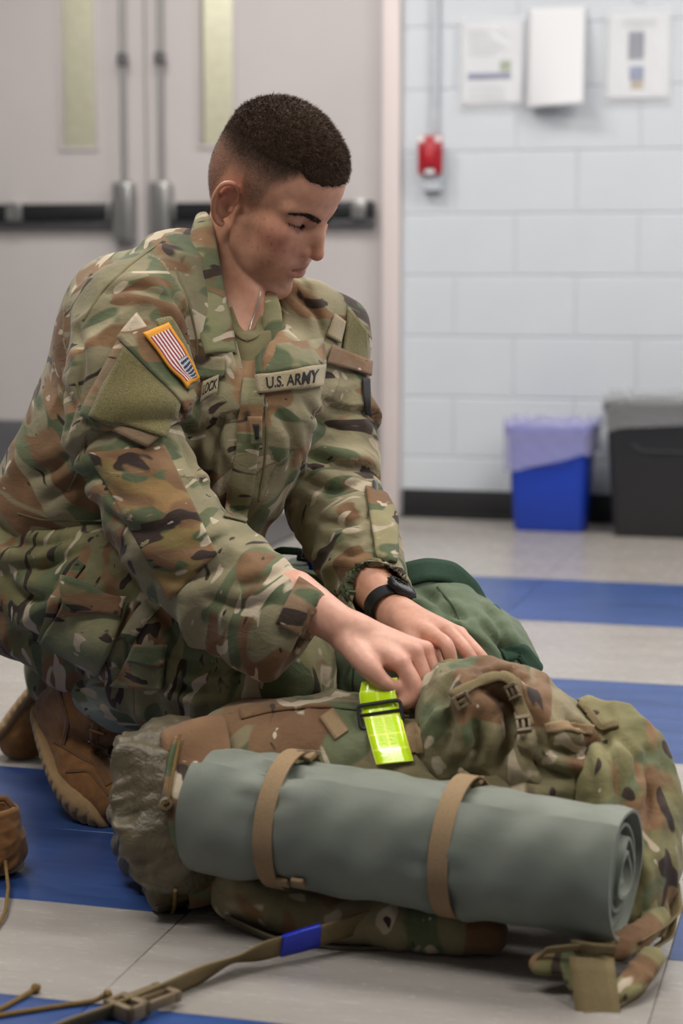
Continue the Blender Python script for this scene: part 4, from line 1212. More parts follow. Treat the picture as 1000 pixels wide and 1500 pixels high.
def build_trousers():
    s = SDF()
    # seat
    s.loft([(A(20, 850, 3.02), (0.5, 0.86, 0.1), 0.17, 0.10), (A(60, 812, 3.0), (0.5, 0.86, 0.1), 0.185, 0.128), (A(110, 760, 2.97), (0.5, 0.86, 0.1), 0.165, 0.12), (A(150, 715, 2.95), (0.5, 0.86, 0.1), 0.15, 0.11)], p=2.2)
    s.ell(A(45, 815, 2.97), (0.115, 0.13, 0.095), k=0.05)
    # near thigh, knee, calf folded under
    s.chain([A(75, 850, 2.90), A(165, 875, 2.82), A(290, 925, 2.74), A(392, 968, 2.68)], [0.112, 0.105, 0.092, 0.078], k=0.05)
    s.chain([A(400, 985, 2.675), A(330, 1008, 2.71), A(262, 1006, 2.755), A(220, 1002, 2.785)], [0.074, 0.068, 0.064, 0.060], k=0.035)
    s.chain([A(60, 905, 2.92), A(110, 950, 2.88), A(150, 970, 2.85)], [0.075, 0.062, 0.05], k=0.04)     # cargo pocket bag sagging
    # far leg on the floor
    s.chain([A(70, 830, 3.08), A(230, 940, 3.14), J['kn_l']], [0.105, 0.095, 0.08], k=0.05)
    s.chain([J['kn_l'], (J['kn_l'] + J['an_l']) / 2 + np.array((0, 0, 0.02)), A(88, 985, 3.16)], [0.075, 0.07, 0.055], k=0.03)
    s.chain([J['kn_l'] + np.array((-0.03, 0, -0.02)), A(230, 1075, 3.2), A(150, 1060, 3.2)], [0.06, 0.06, 0.05], k=0.03)
    s.chain([A(330, 900, 2.78), A(395, 950, 2.73), A(425, 1000, 2.70)], [0.06, 0.055, 0.05], k=0.04)
    V, Q = s.mesh(0.0045, smooth=2); N = vnormals(V, Q)
    d0, t0 = seg_dist(V, J['hip_r'], J['kn_r']); d1, t1 = seg_dist(V, J['kn_r'], J['an_r'])
    a, b = J['hip_r'], J['kn_r']; q, ang = bone_coords(V, a, b, (0, 0, 1))
    rest = np.stack([q[:, 1], q[:, 2], q[:, 0]], 1)
    P = np.stack([q[:, 0] * 9 + 0.5 * np.sin(ang * 2), q[:, 1] * 6, q[:, 2] * 6], 1)
    disp = 0.017 * (ridge(P, 2, 77) - 0.35)
    kn = np.exp(-(np.linalg.norm(V - A(250, 985, 2.74), axis=1) / 0.10) ** 2)
    disp += 0.006 * kn * np.sin(q[:, 0] * 120 + 3 * vnoise(V * 10, 2))
    seat = np.exp(-(np.linalg.norm(V - A(60, 850, 2.88), axis=1) / 0.14) ** 2)
    disp += 0.007 * seat * np.sin(((V - A(60, 850, 2.88)) @ nrm((0.6, 0, 0.8))) * 110 + 2.5 * vnoise(V * 9, 4))
    V = V + N * disp[:, None]
    V = creases(V, Q, [([(0, 792), (60, 802), (115, 788)], .009, .011), ([(8, 835), (70, 830), (132, 800)], .010, .012), ([(130, 805), (180, 842), (232, 862)], .008, .011), ([(230, 1005), (300, 1012), (365, 1000)], .009, .010),
        ([(240, 962), (310, 982), (385, 972)], .009, .011), ([(200, 870), (240, 902), (262, 950)], .008, .010), ([(330, 930), (352, 980), (342, 1022)], .008, .010), ([(255, 985), (280, 1020), (275, 1040)], .006, .009), ([(20, 865), (60, 880), (90, 860)], .008, .010)])
    V = laplace(V, Q, 1, 0.3); V[:, 2] = np.maximum(V[:, 2], 0.003)
    return V, Q, rest
tv, tq, tr = build_trousers()
trousers = mesh_obj('trousers', tv, tq, M_camo_p); set_attr(trousers, 'rest', tr); under(trousers)
# ------------------------------------------------------------------ sewn-on pieces of the uniform
bj = bvh_of(jacket); bt = bvh_of(trousers); bb = bvh_of(body)
def onj(name, quad, nu, nv, mat, off, thick, parent=None, smooth=4, bvh=None):
    o = patch(name, bvh or bj, quad, nu, nv, mat, None, off, thick, smooth)
    rest = np.empty(len(o.data.vertices) * 3, dtype=np.float32); o.data.vertices.foreach_get('co', rest); set_attr(o, 'rest', rest.reshape(-1, 3) * 1.0)
    return under(o, parent or jacket)
def strip(name, pts, width, mat, off, thick, parent=None, bvh=None, n=40, smooth=4, fallback=2.8, taper=None):
    """band along a picture-space line, lying on the surface"""
    pts = np.array(pts, float); seg = np.r_[0, np.cumsum(np.linalg.norm(np.diff(pts, axis=0), axis=1))]; t = np.linspace(0, seg[-1], n + 1)
    c = np.stack([np.interp(t, seg, pts[:, k]) for k in (0, 1)], 1)
    for _ in range(3): c[1:-1] = 0.25*c[:-2] + 0.5*c[1:-1] + 0.25*c[2:]
    d = np.gradient(c, axis=0); d /= np.linalg.norm(d, axis=1)[:, None]; nn = np.stack([-d[:, 1], d[:, 0]], 1)
    K = 4; P = np.zeros((n + 1, K + 1, 3)); N = np.zeros_like(P)
    for i in range(n + 1):
        w = width if taper is None else width * np.interp(i / n, [0, 1], taper)
        for j in range(K + 1):
            q = c[i] + nn[i] * (j / K - 0.5) * w
            l, m = hit(bvh or bj, q[0], q[1], fallback); P[i, j] = l; N[i, j] = m
    for _ in range(smooth):
        for X in (P, N): X[1:-1] = 0.25*X[:-2] + 0.5*X[1:-1] + 0.25*X[2:]
    N /= np.linalg.norm(N, axis=2, keepdims=True)
    vs, fs = grid_mesh(P + N * off); o = mesh_obj(name, vs, fs, mat); set_attr(o, 'rest', vs)
    uv_grid(o, K, n)
    if thick:
        m = o.modifiers.new('thick', 'SOLIDIFY'); m.thickness = thick; m.offset = 1.0
    return under(o, parent or jacket)
def lettering(name, txt, quad, mat, off, parent, bvh, h0=0.18, h1=0.82, x0=0.06, x1=0.94, mirror=False, thick=0.0008):
    cu = bpy.data.curves.new('t', 'FONT'); cu.body = txt; cu.offset = 0.012
    o = bpy.data.objects.new('t', cu); link(o)
    dg = bpy.context.evaluated_depsgraph_get(); me = bpy.data.meshes.new_from_object(o.evaluated_get(dg))
    bm = bmesh.new(); bm.from_mesh(me); bmesh.ops.triangulate(bm, faces=bm.faces)
    bmesh.ops.subdivide_edges(bm, edges=bm.edges, cuts=1); bm.to_mesh(me); bm.free()
    co = np.array([v.co[:2] for v in me.vertices]); lo, hi = co.min(0), co.max(0); co = (co - lo) / (hi - lo)
    P, N = patch_points(bvh, quad, 24, 10, 0.0, 3)
    vs = []
    for u, v in co:
        u = x0 + (x1 - x0) * u; v = 1 - (h0 + (h1 - h0) * v)
        fu, fv = u * 24, v * 10; i, j = min(int(fu), 23), min(int(fv), 9); a, b = fu - i, fv - j
        g = lambda X: X[j, i]*(1-a)*(1-b) + X[j, i+1]*a*(1-b) + X[j+1, i+1]*a*b + X[j+1, i]*(1-a)*b
        vs.append(g(P) + g(N) * off)
    fs = [tuple(p.vertices) for p in me.polygons]
    bpy.data.objects.remove(o)
    r = mesh_obj(name, vs, fs, mat, smooth=False)
    r.modifiers.new('thick', 'SOLIDIFY').thickness = thick
    return under(r, parent)

# undershirt in the open neck
s = SDF()
s.chain([A(340, 452, 2.858), A(352, 488, 2.835), A(362, 545, 2.80), A(362, 620, 2.79)], [0.062, 0.064, 0.060, 0.05])
s.chain([A(350, 360, 2.86), A(352, 425, 2.85), A(360, 462, 2.81)], [0.075, 0.062, 0.048], k=0.004, op='-')
v_, q_ = s.mesh(0.004, smooth=2); tee = mesh_obj('undershirt', v_, q_, M_tee); under(tee)
strip('neckband', [(334, 452), (344, 482), (360, 497), (376, 488), (387, 464)], 13, M_tee, 0.002, 0.004, tee, bvh_of(tee, body), 30, 4)
# collar leaves
M_collar = camo('camouflage_collar_leaf', attr='rest', seed=11.2, base=('8d8764', '6f7350'))
def collar(name, inner, outer, bvh, lift, mat=M_collar):
    """leaf between two space curves, rolled over at the fold"""
    n = 26; K = 8
    def cur(pts):
        pts = np.array(pts, float); t = np.linspace(0, len(pts) - 1, n + 1)
        c = np.stack([np.interp(t, np.arange(len(pts)), pts[:, k]) for k in range(3)], 1)
        for _ in range(4): c[1:-1] = 0.25*c[:-2] + 0.5*c[1:-1] + 0.25*c[2:]
        return c
    a, b = cur(inner), cur(outer); P = np.zeros((n + 1, K + 1, 3))
    for j in range(K + 1):
        t = j / K; P[:, j] = a * (1 - t) + b * t
    nr = np.cross(b - a, np.gradient(a, axis=0)); nr /= np.linalg.norm(nr, axis=1)[:, None]
    sgn = np.sign((nr @ np.array([0, -1, 0.3])).mean())
    for j in range(K + 1): P[:, j] += nr * sgn * lift * math.sin(math.pi * min(1, 0.12 + j / K * 0.8))
    vs, fs = grid_mesh(P); o = mesh_obj(name, vs, fs, mat); set_attr(o, 'rest', vs)
    m = o.modifiers.new('thick', 'SOLIDIFY'); m.thickness = 0.003; m.offset = 0
    return under(o, jacket)
collar('collar_leaf', [A(304, 314, 2.90), A(309, 320, 2.83), A(317, 368, 2.795), A(328, 430, 2.765), A(338, 478, 2.745), A(345, 520, 2.725)],
       [A(288, 330, 2.90), A(279, 348, 2.80), A(281, 400, 2.765), A(284, 450, 2.735), A(291, 490, 2.705), A(299, 520, 2.695)], bj, 0.010)
collar('collar_leaf', [A(380, 428, 2.83), A(388, 448, 2.815), A(386, 490, 2.79), A(376, 545, 2.755)],
       [A(402, 428, 2.83), A(412, 450, 2.80), A(417, 500, 2.775), A(412, 520, 2.762)], bj, 0.007)
collar('lapel', [A(345, 500, 2.735), A(352, 530, 2.725), A(366, 590, 2.715)], [A(299, 518, 2.712), A(318, 522, 2.712), A(354, 560, 2.705)], bj, 0.004, camo('lapel_inside_cloth', seed=14.5, base=('a2957a', '8d8160'), pale=0.05))
# front placket
strip('seam', [(256, 392), (276, 440), (289, 500), (292, 560)], 3, M_seam, 0.0008, 0.0010)
strip('seam', [(238, 352), (190, 388), (150, 425), (122, 470)], 3, M_seam, 0.0008, 0.0010)
strip('seam', [(112, 560), (128, 620), (118, 680), (100, 720)], 4, M_seam, 0.0008, 0.0010)
strip('hem_seam', [(26, 752), (60, 762), (100, 764), (150, 762)], 2.5, M_seam, 0.0008, 0.0010)
M_plk = camo('camouflage_placket_cloth', seed=17.7, base=('877f60', '6d6a4c'), dark=0.03)
strip('placket', [(371, 556), (368, 600), (362, 660), (352, 720), (342, 762)], 34, M_plk, 0.0045, 0.003)
strip('pocket_edge', [(388, 580), (391, 640), (386, 690), (378, 735)], 3, M_seam, 0.0012, 0.0012)
# chest pocket flap on the far side and name tapes
onj('pocket_flap', [(376, 512), (470, 498), (474, 536), (378, 552)], 12, 6, camo('pocket_flap_cloth', seed=21.0, base=('8e856a', '716c4c')), 0.003, 0.003)
onj('pocket_flap', [(283, 522), (330, 524), (330, 554), (283, 556)], 10, 6, camo('pocket_flap_near_cloth', seed=23.0, dark=0.1), 0.003, 0.003)
ta = [(379, 552), (472, 535), (467, 566), (380, 578)]
tp = onj('name_tape', ta, 24, 6, M_tape, 0.0065, 0.0018); tp['label'] = 'tan service name tape with black lettering'
lettering('lettering', 'U.S. ARMY', ta, M_black, 0.0092, tp, bj, 0.20, 0.78, 0.11, 0.88)
tb_ = [(296, 562), (322, 551), (319, 578), (289, 590)]
tp2 = onj('name_tape', tb_, 12, 6, M_tape, 0.0065, 0.0018); tp2['label'] = 'tan name tape with black lettering'
lettering('lettering', 'LOCK', tb_, M_black, 0.0092, tp2, bj, 0.22, 0.76, 0.14, 0.97)
onj('rank_tab', [(367, 612), (384, 610), (383, 650), (367, 652)], 6, 8, M_plk, 0.0080, 0.002)
onj('rank_mark', [(372, 622), (379, 621), (378, 642), (373, 642)], 4, 6, M_black, 0.0105, 0.001)

# near sleeve: elbow panel, pocket, flap, loop fields, flag
onj('elbow_panel', [(130, 664), (240, 652), (318, 812), (248, 880)], 26, 26, M_camo_b, 0.0012, 0.001, smooth=1)
pk = onj('sleeve_pocket', [(178, 492), (272, 604), (214, 657), (120, 610)], 18, 16, camo('sleeve_pocket_cloth', seed=31.0, base=('85745a', '7a5d46'), brown=0.05), 0.004, 0.005)
onj('loop_field', [(183, 512), (257, 590), (240, 645), (136, 612)], 16, 14, M_loop, 0.0095, 0.0025)
fp = onj('sleeve_pocket_flap', [(197, 462), (277, 586), (266, 606), (173, 499)], 20, 6, camo('sleeve_flap_cloth', seed=35.0, base=('958a6c', '77704e')), 0.0105, 0.004)
onj('loop_field', [(222, 478), (243, 468), (278, 560), (262, 577)], 8, 14, M_loop, 0.0155, 0.002)
onj('loop_field', [(236, 468), (250, 470), (268, 502), (254, 506)], 6, 8, M_loop, 0.006, 0.002)
onj('loop_field', [(257, 506), (270, 504), (276, 528), (266, 536)], 5, 6, M_tape, 0.006, 0.002)
def flag_mat():
    t = NT('flag_embroidery')
    uv = t.node('ShaderNodeAttribute', attribute_name='uvw').outputs['Vector']; sp = t.node('ShaderNodeSeparateXYZ'); t.link(uv, sp.inputs[0])
    def m(op, a, b=None, c=None):
        x = t.node('ShaderNodeMath', operation=op)
        for i, q in enumerate((a, b, c)):
            if q is None: continue
            if isinstance(q, (int, float)): x.inputs[i].default_value = q
            else: t.link(q, x.inputs[i])
        return x.outputs[0]
    u, v = sp.outputs[0], sp.outputs[1]          # u along the stripes, v across
    uu = m('DIVIDE', m('SUBTRACT', u, 0.07), 0.86); vv = m('DIVIDE', m('SUBTRACT', v, 0.10), 0.80)
    st = m('LESS_THAN', m('FRACT', m('MULTIPLY', vv, 6.5)), 0.54)
    col = t.mix(st, hexc('d9d2cd'), hexc('8f2733'))
    can = m('MULTIPLY', m('GREATER_THAN', uu, 0.58), m('GREATER_THAN', vv, 0.455))
    fu = m('SUBTRACT', m('FRACT', m('MULTIPLY', uu, 14.0)), 0.5); fv = m('SUBTRACT', m('FRACT', m('MULTIPLY', vv, 11.0)), 0.5)
    star = m('LESS_THAN', m('ADD', m('MULTIPLY', fu, fu), m('MULTIPLY', fv, fv)), 0.085)
    cc = t.mix(star, hexc('1d2444'), hexc('dcdde2'))
    col = t.mix(can, col, cc)
    edge = m('MAXIMUM', m('MAXIMUM', m('LESS_THAN', u, 0.07), m('GREATER_THAN', u, 0.93)), m('MAXIMUM', m('LESS_THAN', v, 0.10), m('GREATER_THAN', v, 0.90)))
    col = t.mix(edge, col, hexc('d6901e'))
    w = t.noise(t.coords(), 1800, 2)
    return t.set(col, 0.7, 0, t.bump(w, 0.5, 0.0006))
# corners so that u runs down the stripes and v towards the canton side
fg = onj('flag_patch', [(237, 482), (275, 554), (258, 573), (207, 499)], 24, 12, flag_mat(), 0.0180, 0.0022, fp); fg['label'] = 'embroidered flag patch with gold border'
cf = onj('cuff_tab', [(436, 849), (488, 884), (449, 937), (404, 914)], 12, 10, camo('cuff_tab_cloth', seed=41.0, base=('8b7a60', '7c5f47'), brown=0.03), 0.003, 0.004)

# far sleeve: loop field, tab, flap, pen pocket, cuff
onj('loop_field', [(507, 452), (534, 486), (536, 545), (498, 516)], 10, 12, M_loop, 0.0035, 0.003)
onj('sleeve_tab', [(486, 462), (502, 472), (494, 504), (477, 494)], 6, 8, M_tape, 0.004, 0.003)
onj('sleeve_pocket_flap', [(482, 508), (538, 530), (537, 552), (474, 534)], 12, 6, camo('far_flap_cloth', seed=45.0, base=('7c6850', '6b523e'), brown=0.05), 0.006, 0.003)
onj('shoulder_badge', [(527, 556), (537, 556), (540, 612), (532, 610)], 4, 10, M_black, 0.004, 0.002)
pp = onj('pen_pocket', [(533, 715), (577, 728), (580, 828), (549, 815)], 10, 16, camo('pen_pocket_cloth', seed=48.0, base=('938a66', '7c7753')), 0.003, 0.004)
l, n_ = hit(bj, 545, 716)
pen = MB().tube([l + n_ * 0.006 + Vector((0, 0, -0.03)), l + n_ * 0.007 + Vector((-0.001, 0, 0.006)), l + n_ * 0.007 + Vector((-0.001, 0, 0.010))], [0.0045, 0.0045, 0.003], 12).build('pen', M_steel, smooth=True); under(pen, pp)
strip('cuff_band', [(493, 872), (505, 850), (540, 832), (584, 840)], 5, M_seam, 0.0008, 0.0010)
# trousers: pockets, knee and hem
M_pocket = camo('trouser_pocket_cloth', seed=52.0, base=('8a8462', '5f6a48'), pale=0.02)
onj('cargo_pocket', [(103, 858), (194, 886), (150, 985), (64, 935)], 16, 16, M_pocket, 0.006, 0.006, trousers, bvh=bt)
onj('cargo_pocket_flap', [(100, 845), (194, 876), (186, 908), (94, 884)], 14, 6, camo('cargo_flap_cloth', seed=55.0, base=('7b6f50', '5a6342')), 0.015, 0.004, trousers, bvh=bt)
onj('calf_pocket', [(200, 950), (246, 950), (243, 1012), (166, 1000)], 12, 10, M_pocket, 0.005, 0.005, trousers, bvh=bt)
onj('calf_pocket_flap', [(206, 940), (249, 944), (246, 974), (196, 966)], 10, 6, camo('calf_flap_cloth', seed=58.0, base=('8b8262', '6d6c4a')), 0.012, 0.003, trousers, bvh=bt)
strip('knee_seam', [(240, 868), (210, 900), (184, 938)], 22, camo('knee_tape_cloth', seed=61.0, base=('a39b80', '8d8668')), 0.003, 0.002, trousers, bt)
strip('side_seam', [(120, 825), (80, 880), (62, 940)], 14, M_pocket, 0.004, 0.003, trousers, bt)
M_hemcl = camo('trouser_hem_cloth', seed=66.0, base=('8a8f83', '777d70'), brown=-0.1)
s = SDF()
s.chain([A(158, 1016, 2.845), A(185, 1014, 2.82), A(228, 1012, 2.79)], [0.053, 0.060, 0.060])
v_, q_ = s.mesh(0.004, smooth=2); N_ = vnormals(v_, q_)
v_ = v_ + N_ * (0.004 * (ridge(v_ * np.array((14, 14, 40)), 2, 5) - 0.3))[:, None]
hem = mesh_obj('trouser_hem', v_, q_, M_hemcl); set_attr(hem, 'rest', v_); under(hem, trousers)

# ------------------------------------------------------------------ necklace, watch
M_chain = simple('steel_bead_chain', 'b9b6b0', 0.3, 0.9)
pts = []
for (px, py) in ((380, 428), (378, 440), (374, 455), (369, 470), (364, 484), (360, 500)):
    l, n_ = hit(bb, px, py, 2.80); l2, n2 = hit(bvh_of(tee), px, py, 2.9)
    pts.append((l if (l - CAMP).length < (l2 - CAMP).length else l2) + n_ * 0.003)
ch = MB().tube(pts, 0.0011, 8).build('neck_chain', M_chain, smooth=True); under(ch)
M_watch = simple('black_watch_resin', '17181a', 0.42); M_dial = simple('watch_dial_glass', '0c0d10', 0.12)
wc = A(568, 890, 2.658); wd = nrm(A(583, 904, 2.635) - A(530, 845, 2.73))
wq = np.array([0.70, -0.50, 0.52]); wn = nrm(wq - wd * (wq @ wd)); wsd = np.cross(wd, wn)
def ring_band(c, d, n, sd, ra, rb, w, th):
    vs = []; fs = []; K = 48; prof = [(-w/2, 0), (w/2, 0), (w/2, th), (-w/2, th)]
    for k in range(K):
        a = 2*math.pi*k/K; rd = n * math.cos(a) * ra + sd * math.sin(a) * rb; u = n * math.cos(a) + sd * math.sin(a)
        for (x, t) in prof: vs.append(c + rd + u * t + d * x)
    for k in range(K):
        for j in range(4):
            a, b = k*4 + j, k*4 + (j+1) % 4; c2, d2 = ((k+1) % K)*4 + (j+1) % 4, ((k+1) % K)*4 + j
            fs.append((a, b, c2, d2))
    return vs, fs
wroot = bpy.data.objects.new('wrist_watch', None); wroot.location = Vector(wc) - PIV; link(wroot, person)
vs, fs = ring_band(wc, wd, wn, wsd, 0.0268, 0.0300, 0.021, 0.0040)
o = MB().add(vs, fs).build('watch_strap', M_watch, smooth=True); under(o, wroot)
Mw = Matrix(((wd[0], wsd[0], wn[0], 0), (wd[1], wsd[1], wn[1], 0), (wd[2], wsd[2], wn[2], 0), (0, 0, 0, 1)))
Mw.translation = Vector(wc + wn * 0.0285)
o = MB().lathe([(0.0, 0), (0.020, 0), (0.0225, 0.003), (0.0225, 0.009), (0.0205, 0.0115), (0.0180, 0.0118), (0.0172, 0.0105), (0, 0.0105)], 32, Mw).build('watch_case', M_watch, smooth=True, angle=50); under(o, wroot)
o = MB().lathe([(0.0, 0.0109), (0.0168, 0.0109), (0.0168, 0.0112), (0.0, 0.0114)], 28, Mw).build('watch_dial', M_dial, smooth=True); under(o, wroot)
for k in range(12):
    a = 2*math.pi*k/12
    o = MB().box((0.0155*math.cos(a) - 0.0007, 0.0155*math.sin(a) - 0.0007, 0.0113), (0.0155*math.cos(a) + 0.0007, 0.0155*math.sin(a) + 0.0007, 0.0117), Mw).build('hour_mark', M_steel); under(o, wroot)
for a in (0.6, 2.4, 3.6, 5.3):
    o = MB().tube([Mw @ Vector((0.0222*math.cos(a), 0.0222*math.sin(a), 0.006)), Mw @ Vector((0.0245*math.cos(a), 0.0245*math.sin(a), 0.006))], 0.0018, 8).build('watch_button', M_watch, smooth=True); under(o, wroot)

# ------------------------------------------------------------------ boots
def suede(name, a, b):
    t = NT(name); v = t.coords(); n = t.noise(v, 60, 5, 0.65); col = t.ramp(n, [(0.3, hexc(a)), (0.7, hexc(b))])
    return t.set(col, 0.8, 0, t.bump(t.noise(v, 700, 3, 0.7), 0.35, 0.001), Specular_IOR_Level=0.25, Sheen_Weight=0.15)
M_buckd = simple('dark_brass_eyelet', '5c5145', 0.4, 0.7)
M_suede = suede('coyote_suede', '664524', '845b33'); M_suede2 = suede('coyote_nylon', '5b3e24', '6f4e30'); M_sole = suede('tan_rubber_sole', '8c714d', 'a0835c')
def boot(label, foot, frs, shaft, srs, ns, soft, lace_at, fl_axis, bands):
    e = bpy.data.objects.new('boot', None); e.location = Vector(foot[-1]) - PIV; e.location.z = 0; link(e, person); e['label'] = label
    ns = nrm(ns)
    s = SDF(); s.chain(foot, frs); s.chain(shaft, srs, k=0.03)
    for p in range(len(foot)): pass
    s._a(lambda P: -(P[:, 2] - 0.004), np.full(3, -9.), np.full(3, 9.), 0.004, '-') if False else None
    V, Q = s.mesh(0.0032, smooth=2); N = vnormals(V, Q)
    d, t = seg_dist(V, np.asarray(shaft[0]), np.asarray(shaft[-1]))
    V = V + N * (0.0035 * (ridge(V * np.array((20, 20, 20)) + 3, 2, 91) - 0.3))[:, None]
    V[:, 2] = np.maximum(V[:, 2], 0.004)
    up = mesh_obj('upper', V, Q, M_suede); under(up, e)
    # outsole follows the foot on the side of ns
    s = SDF(); f = [np.asarray(p) + ns * r_ * 0.80 for p, r_ in zip(foot, frs)]
    s.chain(f, [r_ * 1.02 for r_ in frs], flat=(ns, 0.40))
    V, Q = s.mesh(0.0032, smooth=1); V[:, 2] = np.maximum(V[:, 2], 0.001)
    N = vnormals(V, Q); fd = nrm(np.asarray(foot[-1]) - np.asarray(foot[0])); u = (V - f[0]) @ fd
    V = V - N * (0.0022 * (np.sin(u * 2 * math.pi / 0.016) > 0.55) * sstep(0.2, 0.7, N @ ns))[:, None]
    so = mesh_obj('sole', V, Q, M_sole); under(so, e)
    bu = bvh_of(up)
    return e, bu
foot_r = [A(93, 1052, 2.925), A(110, 1104, 2.88), A(135, 1150, 2.835), A(170, 1176, 2.80)]
e1, bu1 = boot('brown suede boot with its toe planted', foot_r, [0.039, 0.041, 0.043, 0.036], [A(98, 1040, 2.915), A(125, 1036, 2.88), A(160, 1036, 2.85)], [0.042, 0.052, 0.056], np.array([-0.72, 0.05, -0.45]), None, None, None, None)
for pts, w_ in (([(84, 1005), (100, 1060), (92, 1092)], 6), ([(150, 1010), (140, 1060), (138, 1110), (160, 1150)], 12), ([(80, 1085), (120, 1110), (140, 1120)], 5), ([(96, 1130), (130, 1128), (160, 1165)], 5)):
    strip('stitched_panel', pts, w_, M_suede2, 0.0015, 0.0022, e1, bu1)
for (px, py) in ((140, 1104), (133, 1085), (131, 1066), (134, 1046)):
    l, n_ = hit(bu1, px, py, 2.83); zq = n_.to_track_quat('Z', 'Y').to_matrix().to_4x4(); zq.translation = l + n_ * 0.003
    o = MB().lathe([(0.0018, 0.001), (0.0042, 0.001), (0.0042, 0.0022), (0.0018, 0.0024)], 12, zq).build('eyelet', M_buckd, smooth=True); under(o, e1)
for k, (a, b) in enumerate((((140, 1104), (158, 1110)), ((133, 1085), (154, 1094)), ((131, 1066), (154, 1074)), ((134, 1046), (156, 1054)))):
    pp_ = []
    for t in np.linspace(0, 1, 8):
        l, n_ = hit(bu1, a[0] + (b[0]-a[0])*t, a[1] + (b[1]-a[1])*t, 2.82); pp_.append(l + n_ * 0.004)
    o = MB().tube(pp_, 0.0022, 8).build('lace', M_suede2, smooth=True); under(o, e1)
foot_l = [A(118, 985, 3.17), A(86, 1022, 3.19), A(54, 1062, 3.20), A(32, 1084, 3.19)]
e2, bu2 = boot('brown suede boot lying with its sole turned up', foot_l, [0.040, 0.042, 0.043, 0.037], [A(120, 1005, 3.15), A(145, 1010, 3.12), A(175, 1020, 3.10)], [0.044, 0.050, 0.052], np.array([-0.70, 0.2, 0.62]), None, None, None, None)
for pts, w_ in (([(78, 1000), (92, 1020), (70, 1060)], 6), ([(40, 1045), (52, 1060), (56, 1095)], 5)):
    strip('stitched_panel', pts, w_, M_suede2, 0.0015, 0.0022, e2, bu2, fallback=3.17)
# ------------------------------------------------------------------ rolled sleeping mat
def cloth(name, a, b, rough=0.7, bs=30, bst=0.3, sheen=0.1, weave=900, spec=0.35):
    t = NT(name); v = t.coords(); n = t.noise(v, 14, 4, 0.6); col = t.ramp(n, [(0.3, hexc(a)), (0.7, hexc(b))])
    n1 = t.bump(t.noise(v, bs, 4, 0.6, 0.6), bst, 0.005); n2 = t.bump(t.noise(v, weave, 2), 0.15, 0.0006, n1)
    return t.set(col, rough, 0, n2, Sheen_Weight=sheen, Specular_IOR_Level=spec)
M_matg = cloth('grey_green_mat_shell', '666b60', '72776b', 0.55, 22, 0.18)
def webbing(name, a, b):
    t = NT(name); v = t.coords(); n = t.noise(v, 500, 3, 0.6); col = t.ramp(n, [(0.3, hexc(a)), (0.7, hexc(b))])
    return t.set(col, 0.8, 0, t.bump(n, 0.5, 0.0012), Specular_IOR_Level=0.25)
M_web = webbing('tan_webbing', '806a4e', '937b5c'); M_web2 = webbing('olive_tan_webbing', '6d5f42', '7d6e4e'); M_buck = simple('tan_buckle_plastic', '6d5d45', 0.45)
MA, MBp = A(306, 1181, 2.365), A(914, 1277, 2.165)
max_ = MBp - MA; MLEN = np.linalg.norm(max_); mx = max_ / MLEN; mfr = frame(mx)      # columns: axis, side, up
def mat_ribbon():
    turns, per, NL = 4.6, 56, 84; n = int(turns * per); R0, pitch, th = 0.0915, 0.0165, 0.0120
    rs = np.random.RandomState(3); st = [0.205, 0.622]
    P = np.zeros((2, n + 1, NL + 1, 3))
    tt = np.linspace(0, 1, NL + 1)
    for i in range(n + 1):
        a = 2 * math.pi * i / per + 2.2; w = i / per
        sh = 0.0035 * math.sin(w * 2.1 + 1) + 0.002 * math.sin(a * 2 + w)        # layers telescope a little
        base = R0 - pitch * w
        x = tt * (MLEN + 0.0) + (tt - 0.5) * 2 * sh
        pin = sum(np.exp(-((tt - s_) / 0.030) ** 2) for s_ in st)
        wr = sum(np.exp(-((np.abs(tt - s_) - 0.035) / 0.035) ** 2) * np.sin(a * 11 + 3 * math.sin(a * 2.3) + s_ * 9) * (0.5 + 0.5 * math.sin(a * 2 + s_ * 20)) for s_ in st)
        edge = np.exp(-(np.minimum(tt, 1 - tt) / 0.022) ** 2)
        broad = 0.0016 * np.sin(tt * 21 + 1.5 * math.sin(a * 3)) + 0.0012 * np.sin(tt * 47 + a * 5)
        rad = base * (1 - 0.020 * tt) + (-0.0060 * pin + 0.0048 * wr + broad) * (1 if w < 1.2 else 0.3)
        for k in (0, 1):
            r_ = rad - k * th * (1 - 0.45 * edge) - (1 - k) * 0.0025 * edge
            sq = 0.965                                                              # sags a little under its weight
            cy_, cz_ = math.cos(a) * r_, math.sin(a) * r_ * sq
            P[k, i] = MA + x[:, None] * mx + cy_[..., None] * mfr[:, 1] + cz_[..., None] * mfr[:, 2]
    V = P.reshape(-1, 3); idx = np.arange(len(V)).reshape(2, n + 1, NL + 1); Q = []
    def quads(g): return np.stack([g[:-1, :-1], g[1:, :-1], g[1:, 1:], g[:-1, 1:]], -1).reshape(-1, 4)
    Q.append(quads(idx[0])[:, ::-1]); Q.append(quads(idx[1]))
    for g in (np.stack([idx[0][:, 0], idx[1][:, 0]], 1), np.stack([idx[1][:, -1], idx[0][:, -1]], 1), np.stack([idx[1][0], idx[0][0]], 1), np.stack([idx[0][-1], idx[1][-1]], 1)):
        Q.append(quads(g))
    return V, np.concatenate(Q).astype(np.int32)
v_, q_ = mat_ribbon()
mat_o = mesh_obj('sleeping_mat', v_, q_, M_matg)
bm = bmesh.new(); bm.from_mesh(mat_o.data); bmesh.ops.recalc_face_normals(bm, faces=bm.faces); bm.to_mesh(mat_o.data); bm.free()
mat_o.data.set_sharp_from_angle(angle=math.radians(50))
tag(mat_o, 'grey-green rolled sleeping mat strapped across the camouflage pack', 'sleeping mat')

